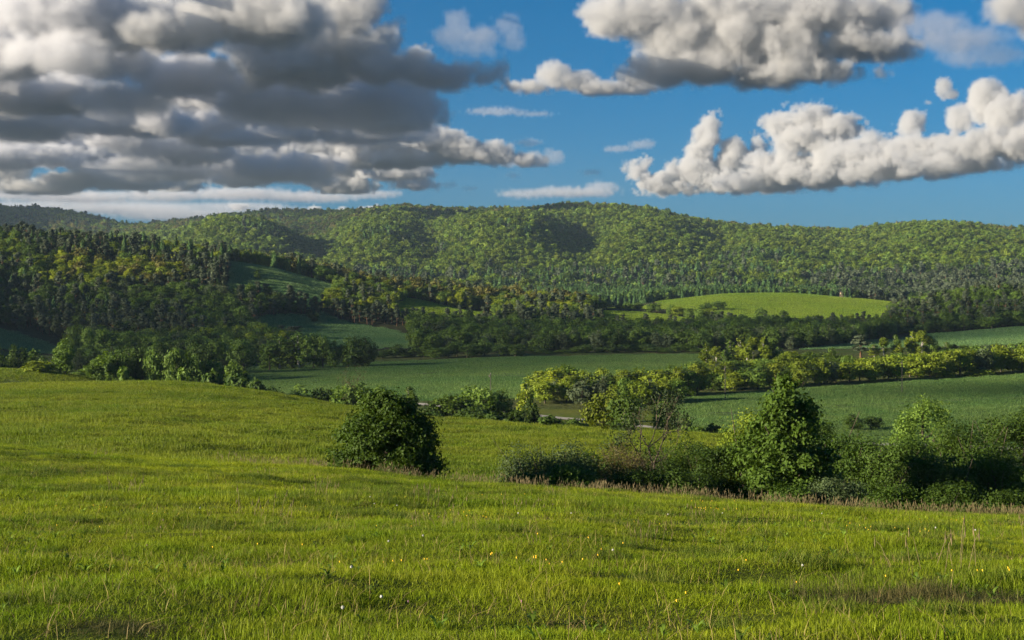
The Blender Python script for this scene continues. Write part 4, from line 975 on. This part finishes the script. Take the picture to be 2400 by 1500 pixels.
sc = tuftscale(p, 1.5, .25, 1.6, 63, .7); lay('meadow_grass', nearb + rough, p, sc, idx, 'lush green grass of the sunlit meadow nearest the camera')
midb = [blades('mid_blades_%d' % i, 'near', 420 + i, 210, .5, .045, .16, .009, .75) for i in range(4)]
p = fan_points(RG, -60, 2460, 30, 100, .46); cd = np.interp(p[:, 0] / p[:, 1] * F + 1200, CREST_PX, CREST_D); p = p[p[:, 1] < cd + 16]
p = p[RG.uniform(size=len(p)) < .55 + .9 * np.clip(.5 + fbm2(p[:, 0] / 1.5, p[:, 1] / .8, 69, 2), 0, 1)]
lay('upper_meadow_grass', midb, p, tuftscale(p, 1.6, .28, 2.6, 64, 1.0), RG.integers(0, 4, len(p)), 'sunlit meadow grass reaching back to the hedgerow')
hillb = [blades('hill_blades_%d' % i, 'hill', 430 + i, 130, 1.0, .12, .42, .034, .5) for i in range(4)]
p = fan_points(RG, -60, 2000, 72, 262, 1.0); p = p[in_zone(p, 'hill_field')]; p = p[visible(p[:, 0], p[:, 1], height(p[:, 0], p[:, 1]) + .4, .002)]
lay('hill_field_grass', hillb, p, tuftscale(p, 1.4, .25, 7, 65, 2.2), RG.integers(0, 4, len(p)), 'sunlit grass on the rounded hill field')
# tussocks, broad-leaved weeds and dead straw break up the meadow
tus = [blades('tussock_blades_%d' % i, 'tussock', 600 + i, 340, .34, .11, .27, .0065, .85) for i in range(3)]
p = fan_points(RG, -60, 2460, 9, 75, .9); n = fbm2(p[:, 0] / 4.5, p[:, 1] / 2.2, 66, 3); p = p[(n > .20) | (RG.uniform(size=len(p)) < .07)]
cd = np.interp(p[:, 0] / p[:, 1] * F + 1200, CREST_PX, CREST_D); p = p[p[:, 1] < cd + 6]
sc = np.ones((len(p), 3)) * RG.uniform(.6, 1.35, (len(p), 1)); lay('tussock_grass', tus, p, sc, RG.integers(0, 3, len(p)), 'taller dark tussocks of grass standing out of the meadow')
def weed(seed):
    rng = np.random.default_rng(seed); V = []; Fq = []; A = []
    for i in range(9):
        a = rng.uniform(0, 6.28); L = rng.uniform(.08, .2); w = L * rng.uniform(.22, .34); up = rng.uniform(.3, 1.1)
        d = np.array([math.cos(a), math.sin(a), 0]); q = np.array([-math.sin(a), math.cos(a), 0])
        for s_, wf, zf in ((0, .15, 0), (.35, .9, .75), (.7, .8, 1), (1, .08, .8)):
            c = d * L * s_ + np.array([0, 0, L * up * zf])
            V += [c - q * w * wf * .5, c + q * w * wf * .5]; A += [rng.uniform()] * 2
        b = i * 8; Fq += [(b, b + 1, b + 3, b + 2), (b + 2, b + 3, b + 5, b + 4), (b + 4, b + 5, b + 7, b + 6)]
    return mesh('weed_%d' % seed, np.array(V), np.array(Fq), M['weed'], True, A)
p = fan_points(RG, -40, 2440, 9, 40, .62); n = fbm2(p[:, 0] / 2.4, p[:, 1] / 1.6, 67, 3); p = p[(n > .22) | (RG.uniform(size=len(p)) < .08)]
lay('meadow_weeds', [weed(620 + i) for i in range(3)], p, np.ones((len(p), 3)) * RG.uniform(.3, .75, (len(p), 1)), RG.integers(0, 3, len(p)), 'broad-leaved weeds among the meadow grass', .01)
strw = [blades('straw_blades_%d' % i, 'straw', 630 + i, 9, .4, .14, .42, .005, 1.1) for i in range(3)]
p = fan_points(RG, -40, 2440, 9, 55, .7); n = fbm2(p[:, 0] / 3.4, p[:, 1] / 1.8, 68, 3); p = p[(n > .05) | (RG.uniform(size=len(p)) < .15)]
lay('straw_grass', strw, p, np.ones((len(p), 3)), RG.integers(0, 3, len(p)), 'dry straw stems scattered through the meadow')
def far_grass(name, zone, mat, px0, px1, d0, d1, sp, wd, h, label, seed):
    bs = [blades('%s_blades_%d' % (name, i), mat, seed + i, 110, sp * 1.0, h * .5, h * 1.3, wd, .5) for i in range(3)]
    p = fan_points(RG, px0, px1, d0, d1, sp); p = p[in_zone(p, zone)]; p = p[visible(p[:, 0], p[:, 1], height(p[:, 0], p[:, 1]) + h, .001)]
    lay(name, bs, p, tuftscale(p, .6, .2, 20, seed, 6), RG.integers(0, 3, len(p)), label)
far_grass('valley_field_grass', 'valley_field', 'valley', 500, 1680, 320, 545, 2.0, .07, .5, 'blue-green grass of the shaded field across the valley', 440)
far_grass('riverside_grass', 'riverside_field', 'valley', 1520, 2480, 230, 405, 1.7, .055, .45, 'grass of the right-hand field beyond the hedgerow', 450)
far_grass('bank_grass', 'bank_top', 'hill', -80, 260, 270, 322, 1.4, .05, .4, 'grass of the small bank at the left end of the hill field', 455)
far_grass('back_field_grass', 'back_field', 'pasture', 1860, 2480, 560, 735, 3.0, .12, .6, 'grass of the shaded back field at the right', 460)
far_grass('lower_pasture_grass', 'lower_pasture', 'pasture', 570, 1130, 595, 750, 3.0, .12, .6, 'grass of the shaded lower pasture', 465)
far_grass('upper_pasture_grass', 'upper_pasture', 'pasture', 510, 810, 735, 866, 3.2, .14, .6, 'grass of the upper pasture beside the wooded hill', 470)
far_grass('ridge_field_grass', 'ridge_field', 'field', 900, 1220, 748, 866, 3.2, .14, .6, 'sunlit grass strip behind the dark pine belt', 475)
far_grass('strip_grass', 'meadow_strip', 'field', 1360, 1680, 795, 905, 3.2, .14, .6, 'sunlit grass strip left below the hilltop field', 480)
far_grass('hilltop_grass', 'hilltop_field', 'field', 1520, 2170, 845, 1190, 3.8, .17, .7, 'sunlit yellow-green grass of the hilltop field', 485)
far_grass('glade_grass', 'lit_glade', 'field', 1280, 1580, 925, 1015, 3.8, .17, .7, 'sunlit glade at the foot of the far plantation', 490)
far_grass('clearing_grass', 'left_clearing', 'pasture', -80, 170, 570, 690, 3.0, .12, .6, 'shaded clearing at the left edge below the forest', 495)
# seed heads along the crest
def seedheads(seed):
    rng = np.random.default_rng(seed); parts = []
    for i in range(10):
        b = np.array([rng.uniform(-.5, .5), rng.uniform(-.5, .5), 0]); h = rng.uniform(.3, .62); l = rng.normal(size=3) * .06; l[2] = 0
        parts.append(tube([b, b + l + [0, 0, h * .8], b + l * 1.6 + [0, 0, h]], [.004, .004, .003], 3))
        t = b + l * 1.6 + [0, 0, h]; parts.append(tube([t - [0, 0, .09], t - [0, 0, .04], t + [0, 0, .05]], [.004, .012, .003], 4))
    v, f, a = cat(parts); return mesh('seed_heads_%d' % seed, v, f, M['straw'], True)
px = np.concatenate([RG.uniform(560, 2460, 200), RG.uniform(0, 2460, 14)]); cd = np.interp(px, CREST_PX, CREST_D); d = cd + np.concatenate([RG.normal(size=200) * 1.6 + 2.5, -RG.uniform(3, 40, 14)])
p = np.stack([X_of(px, d), d], 1)
lay('seed_grass', [seedheads(500 + i) for i in range(3)], p, np.ones((len(p), 3)) * RG.uniform(.7, 1.15, (len(p), 1)), RG.integers(0, 3, len(p)), 'reddish brown seed heads fringing the crest of the meadow')
# flowers
def buttercups(seed, mat, n, rad):
    rng = np.random.default_rng(seed); parts = []
    for i in range(n):
        b = np.array([rng.uniform(-.7, .7), rng.uniform(-.7, .7), 0]); h = rng.uniform(.08, .15)
        parts.append(tube([b + [0, 0, h - .012], b + [0, 0, h], b + [0, 0, h + .01]], [.004, rad, rad * .6], 5))
    v, f, a = cat(parts); return mesh('petals_%d' % seed, v, f, M[mat], True)
p = fan_points(RG, 0, 2420, 9.5, 45, 2.0); p = p[RG.uniform(size=len(p)) < .2]
lay('wild_flowers', [buttercups(510, 'buttercup', 3, .010), buttercups(511, 'buttercup', 6, .009), buttercups(512, 'clover', 2, .006)], p, np.ones((len(p), 3)), RG.choice([0, 0, 1, 2], len(p)), 'small yellow and purple flowers dotted through the meadow')
def dandelions():
    rng = np.random.default_rng(520)
    import bmesh
    bm = bmesh.new(); bmesh.ops.create_icosphere(bm, subdivisions=2, radius=.014)
    for v in bm.verts: v.co *= 1 + rng.uniform(-.18, .12)
    hm = bpy.data.meshes.new('head'); bm.to_mesh(hm); bm.free(); hm.materials.append(M['dandelion'])
    v, f = tube([(0, 0, 0), (.01, 0, .15), (.0, .01, .30)], [.004, .004, .003], 5); sm = mesh('stem', v, f, GRASS['near'], True)
    for (px, py) in [(820, 1328), (910, 1268), (1435, 1288), (990, 1255), (866, 1164), (878, 1180), (1214, 1202), (1340, 1202), (1568, 1205), (466, 1190), (895, 1398), (803, 1422), (2195, 1236), (1885, 1324), (1695, 1202), (1928, 1203), (2290, 1242), (930, 1184)]:
        lo, hi = 9.0, 62.0
        for _ in range(40):
            m_ = (lo + hi) / 2; zz = float(height(X_of(px, m_), m_)) + .33
            if HY - (zz - CAMZ) / m_ * F > py: lo = m_
            else: hi = m_
        x = X_of(px, lo); e = empty('dandelion', (x, lo, float(height(x, lo))), rng.uniform(0, 6)); tag(e, 'white dandelion clock standing in the green meadow grass', 'dandelion', 'dandelion clocks in the meadow')
        link('stem', sm, e); h_ = link('seed_head', hm, e); h_.location = (0, .01, .32)
dandelions()
# ------------------------------------------------------------------ clouds: real volumes lit by the sun and the sky
def cloud_mat(name, dens, col):
    m, n, out = newmat(name)
    pv = nd(n, 'ShaderNodeVolumePrincipled'); pv.inputs['Color'].default_value = (*col, 1); pv.inputs['Density'].default_value = dens; pv.inputs['Anisotropy'].default_value = .25
    pv.inputs['Density Attribute'].default_value = 'density'
    n.links.new(pv.outputs[0], out.inputs['Volume'])
    return m
CLOUD = cloud_mat('cloud', .026, (.76, .765, .78)); GREY = cloud_mat('grey_cloud', .024, (.81, .82, .86)); THIN = cloud_mat('thin_cloud', .004, (.78, .78, .82)); VEIL = cloud_mat('veil_cloud', .0022, (.74, .75, .8))
def cloud(label, D, blobs, base, vox, seed, amp=.78, mat=None, edge=.2, world=None, ns=None, bill=2.1, off=.34, soft=.25):
    pts = []
    for b in blobs:
        px, py, rx, ry = b[:4]; dd = b[4] if len(b) > 4 else 0
        c = P(px, py, D + dd); k = (D + dd) / F
        pts.append((c, Vector((rx * k, max(rx * .8, ry) * k, ry * k))))
    if world: pts = world
    rm = sorted(min(r) for c, r in pts)[len(pts) // 2]
    lo = Vector([min(c[i] - r[i] - rm * .8 for c, r in pts) for i in range(3)]); hi = Vector([max(c[i] + r[i] + rm * .8 for c, r in pts) for i in range(3)])
    zb = P(0, base, D).z if not world else lo.z - 1e3; lo.z = max(lo.z, zb - rm * .45)
    vd = bpy.data.volumes.new('cumulus_cloud'); ob = bpy.data.objects.new('cumulus_cloud', vd); COL.objects.link(ob)
    ng = bpy.data.node_groups.new('cloud', 'GeometryNodeTree')
    ng.interface.new_socket('Geometry', in_out='INPUT', socket_type='NodeSocketGeometry'); ng.interface.new_socket('Geometry', in_out='OUTPUT', socket_type='NodeSocketGeometry')
    N, L = ng.nodes, ng.links
    go = N.new('NodeGroupOutput'); vc = N.new('GeometryNodeVolumeCube'); sm = N.new('GeometryNodeSetMaterial'); sm.inputs['Material'].default_value = mat or CLOUD
    L.new(vc.outputs[0], sm.inputs[0]); L.new(sm.outputs[0], go.inputs[0])
    vc.inputs['Min'].default_value = lo; vc.inputs['Max'].default_value = hi
    for i, a in enumerate('XYZ'): vc.inputs['Resolution ' + a].default_value = max(8, int((hi[i] - lo[i]) / (vox * (1.5 if i == 1 else 1))))
    pos = N.new('GeometryNodeInputPosition').outputs[0]
    def mt(op, *args):
        q = N.new('ShaderNodeMath'); q.operation = op
        for i, v in enumerate(args):
            if isinstance(v, (int, float)): q.inputs[i].default_value = v
            else: L.new(v, q.inputs[i])
        return q.outputs[0]
    def vm(op, *args):
        q = N.new('ShaderNodeVectorMath'); q.operation = op
        for i, v in enumerate(args):
            if isinstance(v, (tuple, Vector)): q.inputs[i].default_value = v
            else: L.new(v, q.inputs[i])
        return q.outputs['Value'] if op == 'LENGTH' else q.outputs[0]
    def noise(scale, detail, rough, off):
        q = N.new('ShaderNodeTexNoise'); q.inputs['Scale'].default_value = 1 / scale; q.inputs['Detail'].default_value = detail; q.inputs['Roughness'].default_value = rough
        L.new(vm('ADD', pos, (off, off * .7, -off)), q.inputs['Vector']); return q.outputs[0]
    n1 = noise(ns or rm * 1.5, 9, .66, seed * 977.0)
    acc = None
    for c, r in pts:
        mr = min(r)
        l = vm('LENGTH', vm('MULTIPLY', vm('SUBTRACT', pos, c), Vector((1 / r.x, 1 / r.y, 1 / r.z))))
        d = mt('MULTIPLY', mt('SUBTRACT', l, 1.0), mr)
        acc = d if acc is None else mt('SMOOTH_MIN', acc, d, rm * .22)
    # cauliflower heads: fractal cells bulging outward, then ragged wisps
    wp = N.new('ShaderNodeTexNoise'); wp.inputs['Scale'].default_value = 1 / (rm * .8); wp.inputs['Detail'].default_value = 3; L.new(pos, wp.inputs['Vector'])
    wv = vm('ADD', pos, vm('MULTIPLY', vm('SUBTRACT', wp.outputs['Color'], (.5, .5, .5)), (rm * .9, rm * .9, rm * .9)))
    vo = N.new('ShaderNodeTexVoronoi'); vo.feature = 'F1'; vo.inputs['Scale'].default_value = 1 / (rm * 1.25); vo.inputs['Detail'].default_value = 5; vo.inputs['Roughness'].default_value = .62
    vo.normalize = True
    L.new(vm('ADD', wv, (seed * 311.0, 0.0, 0.0)), vo.inputs['Vector'])
    d = mt('ADD', acc, mt('MULTIPLY', mt('SUBTRACT', n1, .5), rm * amp * 3))
    d = mt('ADD', d, mt('MULTIPLY', mt('SUBTRACT', vo.outputs['Distance'], off), rm * bill))
    cl = N.new('ShaderNodeClamp'); L.new(mt('MULTIPLY', d, -1 / (rm * edge)), cl.inputs[0])
    sep = N.new('ShaderNodeSeparateXYZ'); L.new(pos, sep.inputs[0])
    zz = mt('ADD', sep.outputs[2], mt('MULTIPLY', mt('SUBTRACT', n1, .5), rm * .6))
    cut = N.new('ShaderNodeMapRange'); L.new(zz, cut.inputs[0]); cut.inputs[1].default_value = zb - rm * .1; cut.inputs[2].default_value = zb + rm * soft
    L.new(mt('MULTIPLY', cl.outputs[0], cut.outputs[0]), vc.inputs['Density'])
    md = ob.modifiers.new('cloud', 'NODES'); md.node_group = ng
    vd.materials.append(mat or CLOUD)
    tag(ob, label, 'cloud', 'clouds in the blue sky')
    return ob
def bank(seed, x0, x1, r0, r1, n, rx, ry, dj):
    """irregular heap of blobs between two directions and two rows"""
    q = random.Random(seed); b = []
    for i in range(n):
        x = x0 + (x1 - x0) * (i + q.uniform(.1, .9)) / n
        k = q.uniform(.6, 1.3)
        b.append((x, q.uniform(r0, r1), q.uniform(*rx) * k, q.uniform(*ry) * k, q.uniform(-dj, dj)))
    return b
cloud('dark grey cloud filling the upper left corner of the sky', 5000, bank(3, -500, 440, 10, 150, 17, (80, 140), (44, 66), 400), 215, 20, 1, soft=.9, mat=GREY)
cloud('grey cloud along the top edge left of the bright tower', 4800, bank(5, 330, 720, 0, 75, 8, (70, 110), (30, 46), 200), 135, 16, 3, soft=.8)
cloud('broad grey cloud in the middle of the left bank', 6300, bank(8, -600, 950, 160, 285, 30, (80, 150), (38, 58), 700), 318, 17, 5, soft=.9, mat=GREY, amp=.95, off=.29)
cloud('long uneven dark band under the left cloud bank', 7600, bank(9, -500, 980, 255, 340, 26, (80, 150), (28, 42), 700), 362, 19, 6, soft=.8, mat=GREY, amp=.95, off=.29)
cloud('grey sheet of cloud low over the left hills', 9000, bank(12, -500, 700, 330, 412, 24, (70, 140), (24, 36), 800), 430, 21, 8, soft=.8, mat=GREY, amp=.95, off=.29)
cloud('low line of clouds above the left hill saddle', 11000, bank(14, 330, 1000, 385, 440, 17, (50, 90), (14, 24), 700), 452, 20, 10)
cloud('bright billowing cloud tower at the top, left of the blue gap', 5500, [(800, 55, 80, 75), (850, 20, 60, 50), (735, 120, 110, 58), (830, 130, 95, 60), (630, 120, 100, 55), (690, 165, 140, 36), (920, 160, 110, 34), (1010, 175, 100, 24), (1090, 190, 60, 12), (900, 90, 40, 40)], 225, 12, 2)
cloud('small brightly lit cloud low in the left bank', 6000, [(205, 232, 75, 36), (130, 240, 70, 30), (30, 225, 80, 42), (255, 215, 40, 24)], 272, 15, 4)
cloud('string of small white-topped clouds reaching right from the bank', 9000, [(620, 365, 110, 24), (700, 358, 90, 26), (830, 352, 90, 26), (930, 335, 110, 30), (1010, 330, 80, 28), (1090, 355, 80, 26), (1160, 362, 60, 22), (1220, 375, 50, 15), (970, 292, 10, 14), (900, 375, 120, 20)], 396, 17, 7)
cloud('two white cloud heads low at the left edge', 9800, [(20, 402, 50, 28), (150, 428, 70, 20), (205, 416, 50, 20), (90, 440, 90, 14), (300, 425, 110, 16)], 456, 22, 9)
cloud('thin grey streaks of cloud just above the left ridge', 15000, [(150, 470, 90, 8), (300, 488, 190, 10), (60, 484, 130, 9), (560, 486, 120, 8), (430, 506, 170, 8), (640, 497, 90, 7)], 520, 34, 11, mat=VEIL)
cloud('three tiny white cloud heads peeping over the ridge', 15000, [(738, 494, 16, 10), (804, 497, 14, 9), (875, 493, 32, 8), (560, 484, 20, 7)], 512, 22, 12)
cloud('soft ragged cloud alone in the blue at the top', 5200, [(1072, 55, 30, 32), (1060, 85, 50, 28), (1120, 90, 60, 26), (1185, 60, 34, 30), (1200, 95, 30, 30), (1110, 115, 50, 16)], 150, 12, 13, mat=THIN, amp=.6)
cloud('great cumulus cloud at the top right of the blue gap', 5600, [(1430, 40, 70, 46), (1520, 40, 90, 60), (1590, 80, 90, 75), (1640, 150, 110, 46), (1540, 175, 80, 32), (1720, 90, 110, 70), (1830, 110, 120, 56), (1900, 40, 130, 52), (2030, 40, 100, 44), (2000, 110, 120, 30), (1800, 175, 110, 28), (1900, 165, 90, 18), (1700, 20, 110, 40)], 216, 13, 14)
cloud('little white cloud left below the great cumulus', 6200, [(1300, 178, 44, 32), (1350, 190, 50, 22), (1240, 205, 50, 12), (1410, 208, 70, 14), (1480, 205, 60, 16)], 226, 13, 15)
cloud('long cumulus cloud with many towers over the right hills', 12000, [(1500, 400, 30, 28), (1545, 425, 60, 26), (1660, 310, 32, 44), (1640, 360, 40, 34), (1620, 405, 70, 36), (1720, 370, 50, 44), (1700, 425, 100, 26), (1770, 335, 30, 24), (1830, 290, 50, 34, -900), (1900, 275, 60, 36, -1000), (1960, 300, 60, 40, -1100), (1880, 325, 80, 30, -1000), (1790, 395, 60, 40, -700), (1860, 400, 90, 34, -900), (1960, 370, 60, 46, -1200), (2050, 360, 110, 40, -1600), (2130, 290, 40, 34, -1800), (2180, 350, 100, 36, -2000), (2250, 290, 30, 40, -2300), (2310, 240, 50, 50, -2500), (2370, 280, 60, 70, -2700), (2330, 340, 110, 36, -2700), (2440, 330, 110, 50, -3000), (1580, 440, 80, 18), (1800, 432, 120, 22, -500), (1950, 415, 120, 26, -1000), (2100, 400, 130, 26, -1700), (2260, 385, 130, 26, -2300)], 462, 17, 16, amp=1.0, off=.27)
cloud('small round puff above the right end of the long cumulus', 8800, [(2208, 205, 20, 22), (2222, 222, 20, 14), (2172, 243, 8, 7)], 245, 10, 17)
cloud('small dark wisp left of the long cumulus', 11000, [(1500, 340, 30, 9), (1450, 350, 34, 6), (1520, 335, 16, 10)], 360, 16, 18, mat=THIN)
cloud('flat thin cloud streak low over the middle ridge', 13000, [(1230, 455, 60, 8), (1310, 450, 70, 10), (1410, 440, 40, 14), (1360, 452, 90, 8)], 466, 26, 19, mat=THIN)
cloud('small grey cloud pair low in the middle blue', 10500, [(1250, 372, 34, 14), (1298, 368, 28, 18), (1205, 380, 40, 12)], 398, 16, 20, mat=THIN)
cloud('ragged dark cloud near the top right corner', 5000, [(2250, 95, 110, 26), (2170, 60, 90, 24), (2340, 130, 60, 26), (2260, 135, 60, 18)], 165, 15, 21, mat=THIN, amp=.65)
cloud('grey cloud cut by the top right corner of the photo', 4600, [(2370, 15, 70, 40), (2440, 40, 90, 50)], 95, 15, 22)
cloud('scattered small wisps in the blue gap over the middle ridge', 9500, [(1050, 435, 24, 7), (1100, 442, 20, 5), (1240, 335, 30, 9), (1200, 412, 18, 7), (1385, 405, 26, 7), (1160, 262, 60, 6), (1245, 268, 40, 4)], 470, 16, 24, mat=THIN, amp=.9)
cloud('streaky grey cloud low between the bank and the left ridge', 12500, [(60, 455, 110, 14), (200, 462, 120, 11), (380, 458, 110, 12), (560, 455, 120, 12), (720, 462, 110, 9), (860, 455, 70, 8)], 478, 24, 25, mat=THIN, amp=.9)
# two unseen thin clouds added to shade the valley and the far ridge
SHADE = cloud_mat('drifting_cloud', .0052, (.92, .92, .94))
def drifting(name, alt, spots, seed, vox):
    b = []
    for x, y, rx, ry in spots:
        g = Vector((x, y, float(height(x, y)))); c = g + tosun * ((alt - g.z) / tosun.z)
        b.append((c, Vector((rx, ry, 42))))
    o = cloud('unseen thin cloud added to shade the ground', 0, [], 0, vox, seed, amp=.45, mat=SHADE, edge=.5, world=b)
    o.name = name
    for k in ('category', 'group', 'label'): del o[k]
    o['kind'] = 'stuff'
drifting('shade_clouds', 900, [(-300, 622, 150, 100), (-170, 622, 150, 100), (-50, 650, 150, 120), (80, 670, 130, 100), (200, 720, 120, 80), (290, 740, 100, 70), (-60, 450, 90, 90), (-150, 480, 120, 110), (20, 520, 80, 60), (230, 275, 120, 36), (130, 262, 70, 28)], 31, 22)
drifting('shade_clouds', 950, [(-900, 2950, 260, 260), (-620, 2950, 260, 240), (-330, 2900, 240, 200), (-330, 2560, 170, 110), (-130, 2620, 170, 100)], 32, 40)
# ------------------------------------------------------------------ the air
def haze():
    m, n, out = newmat('haze_air'); pv = nd(n, 'ShaderNodeVolumePrincipled'); pv.inputs['Color'].default_value = (.58, .78, 1.0, 1); pv.inputs['Density'].default_value = 4.2e-5; pv.inputs['Anisotropy'].default_value = .2
    n.links.new(pv.outputs[0], out.inputs['Volume'])
    v, f = boxv((0, 600, 160), (14500, 7800, 420))
    tag(link('haze', mesh('haze', v, f, m)), kind='stuff')
haze()
